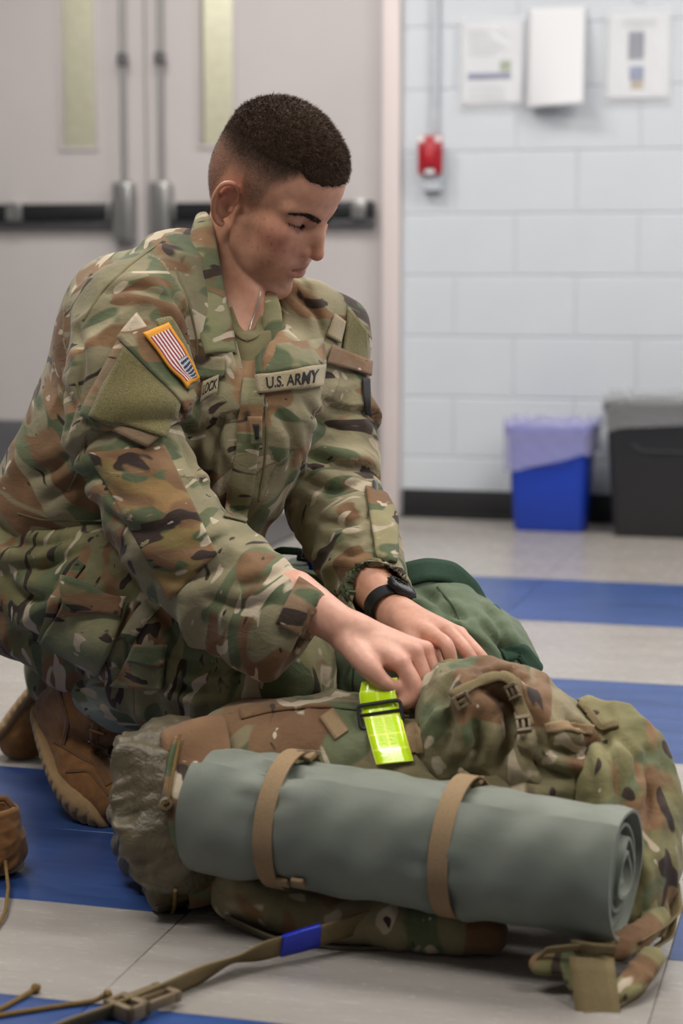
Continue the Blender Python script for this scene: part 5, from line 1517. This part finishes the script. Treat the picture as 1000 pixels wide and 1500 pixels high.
# ------------------------------------------------------------------ the camouflage pack
M_camo_k = camo('camouflage_pack_cloth', attr=None, seed=4.4, base=('8a7d60', '6f6a4a'), brown=0.035, dark=-0.01, pale=0.01, scale=0.8, stretch=(1.6, 1, 1.2), rough=0.75)
M_camo_d = camo('camouflage_pouch_cloth', attr=None, seed=9.9, base=('857d58', '66633f'), dark=0.02, brown=0.02, scale=0.9, stretch=(1.6, 1, 1.0))
M_nylon = cloth('olive_brown_nylon', '4b422e', '5b513a', 0.42, 55, 0.9, 0.05, spec=0.5)
M_bandb = camo('brown_band_cloth', attr=None, seed=13.1, base=('6d5540', '5f4a38'), brown=0.10, pale=0.0, scale=0.8)
pack = empty('rucksack', (0.08, 2.42, 0.0)); tag(pack, 'large camouflage rucksack lying on its side under the rolled mat', 'rucksack')
PK = Vector(pack.location)
def pu(o, parent=None):
    o.parent = parent or pack; root = o.parent; off = Vector((0, 0, 0))
    while root is not None: off += root.location; root = root.parent
    o.location = -off; return o
def wrinkle(V, Q, amp, f, seed, st=(1, 1, 1)):
    N = vnormals(V, Q); P = V * np.array(st) * f
    P = P + 0.6 * np.stack([vnoise(V * f * 0.6, seed + 1), vnoise(V * f * 0.6, seed + 2), vnoise(V * f * 0.6, seed + 3)], 1)
    V = V + N * (amp * (ridge(P, 3, seed) - 0.35))[:, None]; V = laplace(V, Q, 1, 0.3); V[:, 2] = np.maximum(V[:, 2], 0.003); return V
s = SDF()
bx_ = nrm(np.array([0.97, -0.22, 0])); Mb_ = frame(bx_)
s.box(np.array([0.075, 2.49, 0.122]), (0.285, 0.125, 0.118), Mb_, rnd=0.085)
s.ell(A(470, 1110, 2.50), (0.13, 0.09, 0.075), Mb_, k=0.05)
s.chain([A(355, 1310, 2.36), A(480, 1345, 2.31), A(640, 1365, 2.26), A(720, 1372, 2.24)], [0.034, 0.034, 0.028, 0.018], k=0.03)
s.ell(A(560, 1075, 2.50), (0.08, 0.05, 0.05), Mb_, k=0.04)
v_, q_ = s.mesh(0.005, smooth=2); v_ = wrinkle(v_, q_, 0.016, 11, 41, (1.0, 1.0, 1.0))
pbody = mesh_obj('pack_body', v_, q_, M_camo_k); pu(pbody)
s = SDF()                                             # bunched top lid with its folds
s.ell(A(735, 1075, 2.425), (0.108, 0.085, 0.082), frame((1, -0.2, -0.25)), k=0)
s.ell(A(672, 1065, 2.39), (0.042, 0.050, 0.078), frame((1, 0, -0.3)), k=0.02)
s.ell(A(800, 1110, 2.40), (0.085, 0.07, 0.06), frame((1, -0.2, -0.5)), k=0.03)
s.ell(A(700, 1005, 2.46), (0.075, 0.05, 0.030), frame((1, -0.1, -0.05)), k=0.03)
s.chain([A(742, 1040, 2.355), A(752, 1085, 2.335), A(730, 1130, 2.325)], [0.016, 0.020, 0.012], k=0.014, op='-')
s.chain([A(800, 1100, 2.33), A(842, 1108, 2.325)], [0.014, 0.010], k=0.012, op='-')
v_, q_ = s.mesh(0.004, smooth=2); v_ = wrinkle(v_, q_, 0.017, 15, 55, (1.2, 1, 0.7))
v_ = creases(v_, q_, [([(700, 1000), (745, 1030), (752, 1080), (725, 1118)], .020, .013), ([(772, 1040), (792, 1080), (782, 1125)], .014, .011), ([(798, 1092), (840, 1104), (872, 1094)], .018, .011), ([(650, 1020), (662, 1060), (650, 1105)], .010, .010), ([(692, 1050), (702, 1090), (682, 1122)], .012, .010), ([(830, 1058), (858, 1082)], .010, .009), ([(760, 1100), (800, 1130), (850, 1140)], .012, .010), ([(690, 985), (740, 990), (790, 1010)], .008, .009)]); v_ = laplace(v_, q_, 1, 0.3)
lid = mesh_obj('top_lid', v_, q_, M_camo_k); pu(lid)
s = SDF()                                             # long pouch on the far end
s.chain([A(866, 1052, 2.43), A(912, 1095, 2.40), A(936, 1170, 2.36), A(942, 1250, 2.32), A(936, 1310, 2.29)], [0.026, 0.046, 0.050, 0.047, 0.040])
s.chain([A(888, 1150, 2.34), A(912, 1250, 2.29), A(915, 1330, 2.26)], [0.04, 0.04, 0.035], k=0.03)
v_, q_ = s.mesh(0.004, smooth=2); v_ = wrinkle(v_, q_, 0.012, 16, 63, (1.3, 1, 0.6))
v_ = creases(v_, q_, [([(880, 1070), (902, 1130), (906, 1205)], .012, .010), ([(942, 1100), (952, 1180), (946, 1260)], .010, .010), ([(905, 1080), (932, 1115), (930, 1150)], .010, .009), ([(925, 1240), (935, 1290), (925, 1330)], .008, .008)]); v_ = laplace(v_, q_, 1, 0.3)
pouch = mesh_obj('side_pouch', v_, q_, M_camo_d); pu(pouch)
bpk = bvh_of(pbody, lid, pouch)
def onp(name, pts, w, mat, off=0.002, thick=0.003, bvh=None, parent=None, n=30, fb=2.4, smooth=3):
    o = strip(name, pts, w, mat, off, thick, pack, bvh or bpk, n, smooth, fb); return pu(o, parent)
# gathered opening at the near end (drawn with a cord)
def ruffle():
    c0, c1 = A(318, 1182, 2.455), A(166, 1212, 2.43); ax = nrm(c1 - c0); Fm = frame(ax); L = np.linalg.norm(c1 - c0); n, K = 46, 150; P = np.zeros((n + 1, K, 3))
    rs = np.random.RandomState(8); ph = rs.rand(8) * 6.28
    for i in range(n + 1):
        t = i / n
        for k in range(K):
            a = 2 * math.pi * k / K
            g = sstep(0.25, 1.0, t)
            ruf = (math.sin(a * 13 + ph[0] + 2.2 * math.sin(t * 4 + ph[1])) + 0.7 * math.sin(a * 23 + ph[2] - t * 5) + 0.5 * math.sin(a * 37 + ph[3] + t * 9)) * 0.0035 * g
            slow = 0.010 * math.sin(a * 3 + ph[4] + t * 3) + 0.006 * math.sin(a * 5 + ph[5] - t * 6)
            R = 0.108 * (1.0 + 0.10 * math.sin(t * math.pi * 1.1)) + ruf + slow * (0.3 + t)
            if t > 0.86: R *= 1 - 0.65 * ((t - 0.86) / 0.14) ** 1.5
            ln = L * (min(t, 0.90) + 0.02 * math.sin(a * 17 + ph[6]) * g) + (0.02 * math.sin(a * 2 + 0.8)) * t
            if t > 0.90: ln -= (t - 0.90) * L * 1.6
            P[i, k] = c0 + ax * ln + Fm[:, 1] * math.cos(a) * R * 0.92 + Fm[:, 2] * math.sin(a) * R
    P[..., 2] = np.maximum(P[..., 2], 0.003)
    V = P.reshape(-1, 3); ii = np.arange(len(V)).reshape(n + 1, K); g = np.concatenate([ii, ii[:, :1]], 1)
    Q = np.stack([g[:-1, :-1], g[1:, :-1], g[1:, 1:], g[:-1, 1:]], -1).reshape(-1, 4)
    return V, Q, c0, ax, Fm
v_, q_, rc0, rax, rF = ruffle()
v_ = wrinkle(v_, q_[:, ::-1], 0.010, 22, 47, (0.6, 1, 1))
ruf = mesh_obj('gathered_collar', v_, q_[:, ::-1].astype(np.int32), M_nylon); pu(ruf); ruf.modifiers.new('thick', 'SOLIDIFY').thickness = 0.0015
# brown band with eyelet and cord
def band_ring(x0, x1, R, mat, name, seed, rz=1.0):
    K, n = 120, 10; P = np.zeros((n + 1, K, 3))
    for i in range(n + 1):
        for k in range(K):
            a = 2*math.pi*k/K; t = i/n
            r_ = R + 0.004*math.sin(a*5 + seed) + 0.003*math.sin(a*9 + t*3 + seed) + 0.003*math.sin(t*3.1)
            P[i, k] = rc0 + rax*(x0 + (x1 - x0)*t + 0.006*math.sin(a*3 + seed)) + rF[:, 1]*math.cos(a)*r_*0.95 + rF[:, 2]*math.sin(a)*r_*rz
    P[..., 2] = np.maximum(P[..., 2], 0.004); V = P.reshape(-1, 3); ii = np.arange(len(V)).reshape(n + 1, K); g = np.concatenate([ii, ii[:, :1]], 1)
    Q = np.stack([g[:-1, :-1], g[1:, :-1], g[1:, 1:], g[:-1, 1:]], -1).reshape(-1, 4)[:, ::-1]
    o = mesh_obj(name, V, Q.astype(np.int32), mat); o.modifiers.new('thick', 'SOLIDIFY').thickness = 0.003; return pu(o)
band = band_ring(-0.02, 0.066, 0.119, M_bandb, 'brown_band', 1.0)
bbd = bvh_of(band, ruf)
onp('cord_channel', [(262, 1082), (252, 1110), (246, 1150), (242, 1185)], 12, camo('green_channel_cloth', attr=None, seed=70, base=('55603f', '4b5638')), 0.003, 0.003, bbd)
M_cord = webbing('brown_paracord', '5e4a2a', '7d6336')
def tube_px(name, pts, r, mat, bvh=None, off=0.004, fb=2.3, parent=None, reg=pu):
    P = []
    for q in pts:
        if len(q) == 3: P.append(at(*q)); continue
        l, n_ = hit(bvh, q[0], q[1], fb); P.append(l + n_ * off)
    P = np.array([tuple(p) for p in P]); t = np.linspace(0, len(P) - 1, len(P) * 6); c = np.stack([np.interp(t, np.arange(len(P)), P[:, k]) for k in range(3)], 1)
    for _ in range(6): c[1:-1] = 0.25*c[:-2] + 0.5*c[1:-1] + 0.25*c[2:]
    o = MB().tube([Vector(p) for p in c], r, 8).build(name, mat, smooth=True); return reg(o, parent) if reg else o
tube_px('draw_cord', [(264, 1080), (258, 1110), (252, 1150), (247, 1178), (242, 1180)], 0.0022, M_cord, bbd, 0.006)
tube_px('draw_cord', [(256, 1300), (254, 1325), (256, 1350), (262, 1358)], 0.0026, M_cord, bbd, 0.005)
l, n_ = hit(bbd, 243, 1178); zq = n_.to_track_quat('Z', 'Y').to_matrix().to_4x4(); zq.translation = l + n_ * 0.002
o = MB().lathe([(0.005, 0.001), (0.0085, 0.001), (0.0085, 0.003), (0.005, 0.004), (0.0045, 0.001)], 20, zq).build('eyelet', M_buck, smooth=True); pu(o)
# rear flap edge, webbing on the lid, straps and buckles
onp('flap_edge', [(352, 1048), (400, 1036), (470, 1030), (540, 1036), (600, 1046)], 14, M_camo_k, 0.004, 0.004, fb=2.5)
onp('webbing', [(600, 1062), (606, 1085), (608, 1104)], 26, M_web, 0.003, 0.003, fb=2.45)
onp('webbing', [(478, 1046), (500, 1078)], 24, M_web, 0.003, 0.003, fb=2.45)
onp('lid_strap', [(664, 1022), (690, 1005), (725, 990), (752, 996), (762, 1030), (770, 1065)], 13, M_web2, 0.006, 0.003)
onp('lid_strap', [(800, 1068), (830, 1064), (866, 1070)], 14, M_web, 0.004, 0.003)
onp('pouch_strap', [(846, 1030), (862, 1045), (880, 1068), (905, 1062)], 10, M_web2, 0.005, 0.003)
def buckle(name, bvh, c, ang, w, h, off, mat, parent=None, fb=2.35, reg=pu):
    """side-release buckle lying on a surface: frame, prongs, webbing bar"""
    l, n_ = hit(bvh, c[0], c[1], fb) if bvh else (at(*c), Vector((0, -0.75, 0.65)).normalized())
    d = at(c[0] + math.cos(ang)*10, c[1] + math.sin(ang)*10, l.y) - at(c[0], c[1], l.y); d = (d - n_ * d.dot(n_)).normalized(); sd = n_.cross(d)
    Mx = Matrix((( d.x, sd.x, n_.x, 0), (d.y, sd.y, n_.y, 0), (d.z, sd.z, n_.z, 0), (0, 0, 0, 1))); Mx.translation = l + n_ * off
    m = MB(); t = 0.0035
    m.box((-w, -h, -t), (-w*0.5, h, t), Mx).box((w*0.62, -h, -t), (w, h, t), Mx).box((-w*0.5, -h, -t), (w*0.62, -h*0.62, t), Mx).box((-w*0.5, h*0.62, -t), (w*0.62, h, t), Mx).box((-w*0.5, -h*0.25, -t*0.7), (w*0.62, h*0.25, t*0.7), Mx)
    o = m.build(name, mat, bevel=0.0008, seg=1); return reg(o, parent) if reg else o
buckle('lid_buckle', bpk, (674, 1026), -0.5, 0.011, 0.009, 0.010, M_buck)
buckle('lid_buckle', bpk, (768, 1068), 1.4, 0.013, 0.009, 0.010, M_buck)
buckle('lid_buckle', bpk, (756, 1012), 1.0, 0.010, 0.008, 0.010, M_buck)
# two straps round the mat
bm_ = bvh_of(mat_o)
for t, bu, lowb in ((0.212, (447, 1078), (428, 1287)), (0.628, (694, 1122), None)):
    c = MA + mx * (MLEN * t); vs, fs = ring_band(c, mx, mfr[:, 1], mfr[:, 2], 0.0874 - 0.002*t, 0.0845 - 0.002*t, 0.0245, 0.0022)
    sp_ = MB().add(vs, fs).build('mat_strap', M_web, smooth=True); pu(sp_)
    b_ = buckle('strap_buckle', bm_, bu, 0.06, 0.0145, 0.008, 0.009, M_buck, sp_, 2.33)
    l, n_ = hit(bm_, bu[0] + 2, bu[1] + 18, 2.33)
    o = MB().box((-0.012, -0.006, -0.001), (0.012, 0.008, 0.006), Matrix.Translation(l + n_*0.005) @ n_.to_track_quat('Z', 'Y').to_matrix().to_4x4()).build('strap_end', M_web, bevel=0.002); pu(o, sp_)
    if lowb:
        for dx in (-11, 11):
            l, n_ = hit(bm_, lowb[0] + dx, lowb[1] + 1, 2.3); q_m = Matrix.Translation(l + n_*0.005) @ n_.to_track_quat('Z', 'Y').to_matrix().to_4x4()
            o = MB().box((-0.0085, -0.007, -0.003), (0.0085, 0.007, 0.003), q_m).build('strap_keeper', M_web, bevel=0.002); pu(o, sp_)
# hip belt and loose webbing at the far end
s = SDF()
s.chain([A(792, 1412, 2.12), A(860, 1398, 2.13), A(925, 1378, 2.16), A(965, 1340, 2.21)], [0.015, 0.017, 0.017, 0.014], flat=((0.2, -0.6, 0.8), 0.45))
s.chain([A(840, 1440, 2.095), A(905, 1452, 2.08), A(955, 1400, 2.13)], [0.010, 0.014, 0.014], k=0.012, flat=((0.2, -0.6, 0.8), 0.45))
v_, q_ = s.mesh(0.0035, smooth=2); v_ = wrinkle(v_, q_, 0.006, 20, 71); hb = mesh_obj('hip_belt', v_, q_, M_camo_d); pu(hb)
bhb = bvh_of(hb, pouch)
def ribbon(name, path, wdir, width, mat, th=0.002, twist=None, reg=pu, parent=None, n=60):
    P = np.array(path, float); W = np.array(wdir, float); t = np.linspace(0, len(P) - 1, n + 1); ip = lambda Y: np.stack([np.interp(t, np.arange(len(Y)), Y[:, k]) for k in range(3)], 1)
    c, w = ip(P), ip(W)
    for _ in range(8): c[1:-1] = 0.25*c[:-2] + 0.5*c[1:-1] + 0.25*c[2:]; w[1:-1] = 0.25*w[:-2] + 0.5*w[1:-1] + 0.25*w[2:]
    w /= np.linalg.norm(w, axis=1)[:, None]; K = 4
    G = np.stack([c + w * width * (j / K - 0.5) for j in range(K + 1)], 1); vs, fs = grid_mesh(G)
    o = mesh_obj(name, vs, fs, mat); m = o.modifiers.new('thick', 'SOLIDIFY'); m.thickness = th; m.offset = 0
    set_attr(o, 'uvw', np.array([(j / K, i / n, 0) for i in range(n + 1) for j in range(K + 1)]))
    return reg(o, parent) if reg else o
ribbon('webbing_panel', [A(866, 1404, 2.105), A(868, 1420, 2.090), A(872, 1455, 2.072), A(876, 1484, 2.060)], [(1, -0.1, 0)] * 4, 0.050, M_web2, 0.004)
ribbon('webbing_panel', [A(836, 1384, 2.12), A(870, 1390, 2.10), A(900, 1392, 2.11)], [(0, -0.5, 1)] * 3, 0.016, M_web2, 0.003)
ribbon('loose_strap', [A(985, 1330, 2.27), A(978, 1375, 2.22), A(940, 1400, 2.15), A(908, 1440, 2.11)], [(0.7, -0.4, 0.4)] * 4, 0.017, M_web2)
ribbon('loose_strap', [A(965, 1310, 2.27), A(972, 1345, 2.24), A(962, 1372, 2.20)], [(1, -0.2, 0.0)] * 3, 0.018, M_web2)
ribbon('loose_strap', [A(975, 1405, 2.16), A(945, 1450, 2.10), A(905, 1478, 2.07), A(850, 1490, 2.06)], [(0.2, -0.3, 0.5)] * 4, 0.016, M_web2)
ribbon('loose_strap', [A(985, 1300, 2.30), A(990, 1340, 2.25), A(968, 1362, 2.20), A(930, 1385, 2.15)], [(0.6, -0.3, 0.6)] * 4, 0.022, M_web2)
ribbon('loose_strap', [A(945, 1300, 2.26), A(952, 1340, 2.22), A(948, 1375, 2.18)], [(1, -0.2, 0.1)] * 3, 0.022, M_camo_d)
ribbon('belt_edging', [A(784, 1408, 2.115), A(800, 1392, 2.112), A(840, 1388, 2.108), A(900, 1384, 2.115)], [(0.1, -0.5, 1)] * 4, 0.010, M_web2)
ribbon('loose_strap', [A(330, 1345, 2.33), A(400, 1378, 2.28), A(500, 1395, 2.26), A(640, 1390, 2.25)], [(0, -0.6, 0.6)] * 4, 0.020, M_nylon)
# compression strap running out on the floor, with blue tape
F_ = lambda px, py, z: np.array(floor_at(px, py, z))
pth = [A(560, 1340, 2.285), F_(500, 1362, 0.030), F_(440, 1378, 0.026), F_(385, 1393, 0.022), F_(345, 1404, 0.018), F_(290, 1430, 0.014), F_(240, 1452, 0.013), F_(205, 1466, 0.010), F_(150, 1486, 0.008), F_(100, 1502, 0.006), F_(50, 1524, 0.004)]
wd_ = [(0, -0.4, 0.9), (0, -0.4, 0.9), (0.1, -0.4, 0.9), (0.15, -0.4, 0.9), (0.3, -0.7, 0.45), (0.1, -0.45, 0.9), (0.1, -0.5, 0.85), (0.1, -0.55, 0.8), (0.1, -0.6, 0.75), (0.1, -0.6, 0.7), (0.1, -0.6, 0.7)]
cs = ribbon('compression_strap', pth, wd_, 0.031, M_web2, 0.0024, n=110)
M_btape = NT('blue_tape'); M_btape = M_btape.set(hexc('1a2fb4'), 0.28, 0, M_btape.bump(M_btape.noise(M_btape.coords(), 60, 3), 0.5, 0.003))
ribbon('blue_tape', [F_(468, 1370, 0.0285), F_(440, 1378, 0.0262), F_(412, 1386, 0.0245)], [(0.05, -0.4, 0.9), (0.1, -0.4, 0.9), (0.15, -0.45, 0.85)], 0.0345, M_btape, 0.0052, parent=cs)
q = F_(205, 1468, 0.013); dd = nrm(F_(150, 1486, 0.012) - F_(240, 1452, 0.013)); sd_ = nrm(np.cross((0, 0, 1), dd)); uu_ = np.cross(dd, sd_)
Mq = Matrix(((dd[0], sd_[0], uu_[0], q[0]), (dd[1], sd_[1], uu_[1], q[1]), (dd[2], sd_[2], uu_[2], q[2]), (0, 0, 0, 1)))
Mq = Mq @ Matrix.Scale(1.45, 4); m = MB(); t = 0.0055
m.box((0.002, -0.0155, -t), (0.009, 0.0155, t), Mq).box((0.018, -0.0155, -t), (0.024, 0.0155, t), Mq).box((0.002, -0.0155, -t), (0.024, -0.0115, t), Mq).box((0.002, 0.0115, -t), (0.024, 0.0155, t), Mq)
bk = m.build('strap_buckle', M_buck, bevel=0.0012); pu(bk, cs)
m = MB()
for y in (-0.012, 0.0, 0.012): m.box((-0.026, y - 0.0022, -t*0.7), (0.002, y + 0.0022, t*0.7), Mq)
m.box((-0.030, -0.0145, -t*0.8), (-0.024, 0.0145, t*0.8), Mq)
pu(m.build('buckle_prongs', M_buck, bevel=0.0008), cs)

# reflective yellow belt with its slide buckle
def refl():
    t = NT('fluorescent_yellow_vinyl'); uv = t.node('ShaderNodeAttribute', attribute_name='uvw').outputs['Vector']; sp = t.node('ShaderNodeSeparateXYZ'); t.link(uv, sp.inputs[0])
    def m(op, a, b): 
        x = t.node('ShaderNodeMath', operation=op); 
        for i, q in enumerate((a, b)):
            if isinstance(q, (int, float)): x.inputs[i].default_value = q
            else: t.link(q, x.inputs[i])
        return x.outputs[0]
    gu = m('ABSOLUTE', m('SUBTRACT', m('FRACT', m('MULTIPLY', sp.outputs[0], 2.0), 0), 0.5), 0); gv = m('ABSOLUTE', m('SUBTRACT', m('FRACT', m('MULTIPLY', sp.outputs[1], 4.0), 0), 0.5), 0)
    ln = m('MAXIMUM', m('GREATER_THAN', gu, 0.43), m('GREATER_THAN', gv, 0.44))
    col = t.mix(ln, hexc('c6ea0c'), hexc('e8f65a'))
    vor = t.node('ShaderNodeTexVoronoi'); vor.inputs['Scale'].default_value = 420; t.link(t.coords(), vor.inputs['Vector'])
    return t.set(col, 0.16, 0, t.bump(vor.outputs['Distance'], 0.15, 0.0008), Coat_Weight=0.6, Coat_Roughness=0.06)
M_ref = refl()
yb = empty('reflective_belt', tuple(A(565, 1090, 2.42)[:2]) + (0.0,)); tag(yb, 'fluorescent yellow reflective belt with a black slide buckle held in the hand', 'belt')
def yu(o, parent=None):
    o.parent = parent or yb; o.location = -yb.location; return o
lb = [np.array(hit(bpk, q[0], q[1], 2.41)[0] + Vector((0, -0.007, 0.004))) for q in ((566, 1078), (572, 1100), (578, 1120))]
ribbon('lower_band', [A(553, 1018, 2.440), A(560, 1050, 2.415)] + lb, [(1, -0.05, 0.12)] * 5, 0.0475, M_ref, 0.0018, reg=yu)
ribbon('upper_band', [A(556, 996, 2.445), A(552, 1016, 2.434), A(556, 1040, 2.424), A(559, 1056, 2.420)], [(1, -0.05, 0.14)] * 4, 0.0470, M_ref, 0.0018, reg=yu)
M_slide = simple('black_slide_plastic', '1c1d20', 0.28)
cq = A(557, 1047, 2.418); dx_ = nrm((1, -0.04, 0.16)); nz_ = nrm(np.array((0, -0.85, 0.5)) - dx_ * (np.array((0, -0.85, 0.5)) @ dx_)); dy_ = np.cross(nz_, dx_)
corner = lambda a, b: Vector(cq + dx_ * a + dy_ * b + nz_ * 0.002)
w_, h_ = 0.0275, 0.0155
m = MB()
loop = []
for (cx, cy_, a0) in ((w_ - .006, h_ - .006, 0), (-w_ + .006, h_ - .006, 90), (-w_ + .006, -h_ + .006, 180), (w_ - .006, -h_ + .006, 270)):
    for k in range(6): a = math.radians(a0 + 90*k/5); loop.append(corner(cx + .006*math.cos(a), cy_ + .006*math.sin(a)))
m.tube(loop + [loop[0], loop[1]], 0.0026, 8)
yu(m.build('slide_buckle', M_slide, smooth=True)); 
yu(MB().tube([corner(-w_, 0.002), corner(w_, 0.002)], 0.0022, 8).build('slide_bar', M_slide, smooth=True))

# ------------------------------------------------------------------ green duffel behind
M_green = cloth('dark_green_canvas', '48553c', '5a684c', 0.72, 18, 0.45, 0.15)
M_gstrap = webbing('green_webbing', '22382a', '2d4633')
gb = empty('duffel_bag', (0.06, 2.86, 0.0)); tag(gb, 'dark green canvas duffel bag slumped behind the camouflage rucksack', 'duffel bag')
def gu_(o, parent=None):
    o.parent = parent or gb; root = o.parent; off = Vector((0, 0, 0))
    while root is not None: off += root.location; root = root.parent
    o.location = -off; return o
s = SDF()
s.box(np.array([0.075, 2.90, 0.145]), (0.205, 0.135, 0.142), frame((1, -0.2, 0)), rnd=0.09)
s.ell(A(600, 935, 2.86), (0.125, 0.12, 0.095), frame((1, -0.1, -0.15)), k=0.06)
s.ell(A(690, 975, 2.83), (0.090, 0.10, 0.085), frame((1, 0, -0.6)), k=0.05)
s.ell(A(490, 985, 2.80), (0.075, 0.07, 0.13), k=0.05)
s.ell(A(455, 868, 2.97), (0.085, 0.09, 0.055), k=0.05)
v_, q_ = s.mesh(0.005, smooth=2); v_ = wrinkle(v_, q_, 0.020, 8, 83, (1, 1, 0.8))
v_ = creases(v_, q_, [([(610, 860), (655, 892), (705, 930)], .010, .014), ([(640, 885), (672, 932), (725, 962)], .012, .014), ([(690, 900), (722, 940), (765, 962)], .010, .012), ([(520, 955), (506, 1000), (516, 1032)], .010, .012), ([(470, 940), (490, 985), (480, 1030)], .010, .012), ([(700, 870), (735, 930), (742, 985)], .009, .012)])
gbody = mesh_obj('bag_body', v_, q_, M_green); gu_(gbody); bg = bvh_of(gbody)
ong = lambda name, pts, w, mat, off=0.002, thick=0.002, n=30: gu_(strip(name, pts, w, mat, off, thick, gb, bg, n, 3, 2.85))
M_gseam = simple('green_seam', '2c3b28', 0.9)
ong('seam', [(640, 860), (665, 890), (680, 930), (684, 965)], 2.5, M_gseam, 0.0012, 0.0012)
ong('seam', [(520, 960), (516, 1000), (520, 1030)], 2.5, M_gseam, 0.0012, 0.0012)
ong('carry_strap', [(445, 1005), (452, 975), (470, 950)], 10, M_gstrap, 0.004, 0.003)
ong('pocket_flap', [(735, 962), (760, 952), (786, 985)], 22, M_gstrap, 0.004, 0.003)
ribbon('shoulder_strap', [A(560, 862, 2.83), A(590, 843, 2.83), A(625, 834, 2.84), A(660, 838, 2.86), A(685, 862, 2.87), A(703, 895, 2.87), A(716, 915, 2.86)], [(0, 0.5, 0.75), (0, 0.6, 0.8), (0, 0.7, 0.7), (0.3, 0.7, 0.6), (0.6, 0.6, 0.4), (0.7, 0.6, 0.3), (0.7, 0.6, 0.3)], 0.040, M_gstrap, 0.007, reg=gu_)
ribbon('thin_strap', [A(705, 885, 2.86), A(726, 892, 2.86), A(742, 912, 2.86), A(752, 930, 2.85)], [(0.2, 0.6, 0.5)] * 4, 0.014, M_gstrap, 0.003, reg=gu_)
ribbon('thin_strap', [A(380, 822, 2.95), A(410, 806, 2.95), A(440, 808, 2.95), A(462, 822, 2.95), A(470, 850, 2.92)], [(0, 0.5, 0.8)] * 5, 0.012, M_gstrap, 0.003, reg=gu_)
o = buckle('strap_buckle', None, (450, 816, 2.945), 0.2, 0.016, 0.008, 0.0, M_slide, None, 2.9, gu_)
ribbon('blue_tape', [A(458, 818, 2.925), A(463, 834, 2.915), A(474, 850, 2.905)], [(1, 0, 0.2)] * 3, 0.020, M_btape, 0.004, reg=gu_)
ong('blue_tape', [(446, 996), (455, 980), (466, 965)], 13, M_btape, 0.008, 0.003, 12)

# ------------------------------------------------------------------ things at the left edge
bo = empty('boot', (-0.48, 2.56, 0)); tag(bo, 'brown boot with a pull loop standing alone on the blue tiles', 'boot')
def bu_(o): o.parent = bo; o.location = -bo.location; return o
s = SDF(); c = np.array([-0.482, 2.56, 0])
s.chain([c + (0, 0, 0.045), c + (0.002, 0, 0.09), c + (0.0, 0, 0.135)], [0.044, 0.045, 0.042]); s.chain([c + (0, 0, 0.045), c + (-0.10, 0.02, 0.042), c + (-0.18, 0.03, 0.035)], [0.042, 0.042, 0.034], k=0.03)
s.chain([c + (0, 0, 0.10), c + (0, 0, 0.18)], [0.032, 0.033], k=0.004, op='-')
v_, q_ = s.mesh(0.004, smooth=2); v_ = wrinkle(v_, q_, 0.006, 22, 93); v_[:, 2] = np.maximum(v_[:, 2] * 0.60, 0.010)
bu_(mesh_obj('upper', v_, q_, M_suede))
s = SDF(); s.chain([c + (0.004, 0, 0.012), c + (-0.10, 0.02, 0.012), c + (-0.18, 0.03, 0.012)], [0.044, 0.046, 0.036], flat=((0, 0, 1), 0.28)); v_, q_ = s.mesh(0.004); v_[:, 2] = np.maximum(v_[:, 2], 0.0005); bu_(mesh_obj('sole', v_, q_, M_sole))
bu_(MB().tube([c + np.array(p) for p in ((0.030, 0, 0.075), (0.034, 0, 0.092), (0.024, 0, 0.104), (0.004, 0, 0.104), (-0.008, 0, 0.092), (-0.006, 0, 0.075))], 0.0048, 10).build('pull_loop', M_suede2, smooth=True))
def on_floor(name, pts, r, mat, label, cat):
    P = np.array([F_(px, py, z) for px, py, z in pts]); t = np.linspace(0, len(P) - 1, len(P) * 8); c = np.stack([np.interp(t, np.arange(len(P)), P[:, k]) for k in range(3)], 1)
    for _ in range(6): c[1:-1] = 0.25*c[:-2] + 0.5*c[1:-1] + 0.25*c[2:]
    m = MB().tube([Vector(p) for p in c], r, 8)
    m.tube([Vector(c[-1] - (c[-1]-c[-2])*2), Vector(c[-1]), Vector(c[-1] + (c[-1]-c[-2])*2.5)], [r*1.2, r*2.1, r*1.1], 10)
    o = m.build(name, mat, smooth=True); tag(o, label, cat); return o
on_floor('cord', [(-40, 1500, .003), (0, 1478, .003), (30, 1462, .003), (52, 1448, .006)], 0.003, M_cord, 'short brown cord end with a knot on the grey tiles', 'cord')
on_floor('cord', [(-40, 1494, .003), (20, 1484, .003), (90, 1473, .003), (140, 1466, .004), (158, 1456, .012)], 0.003, M_cord, 'longer brown cord running beside the strap buckle on the floor', 'cord')
tc = [F_(8, 1262, .03), F_(12, 1300, .016), F_(8, 1335, .008), F_(-6, 1362, .004), F_(-40, 1375, .004)]
o = MB().tube([Vector(p) for p in tc], 0.0025, 8).build('boot_lace', M_cord, smooth=True); bu_(o)
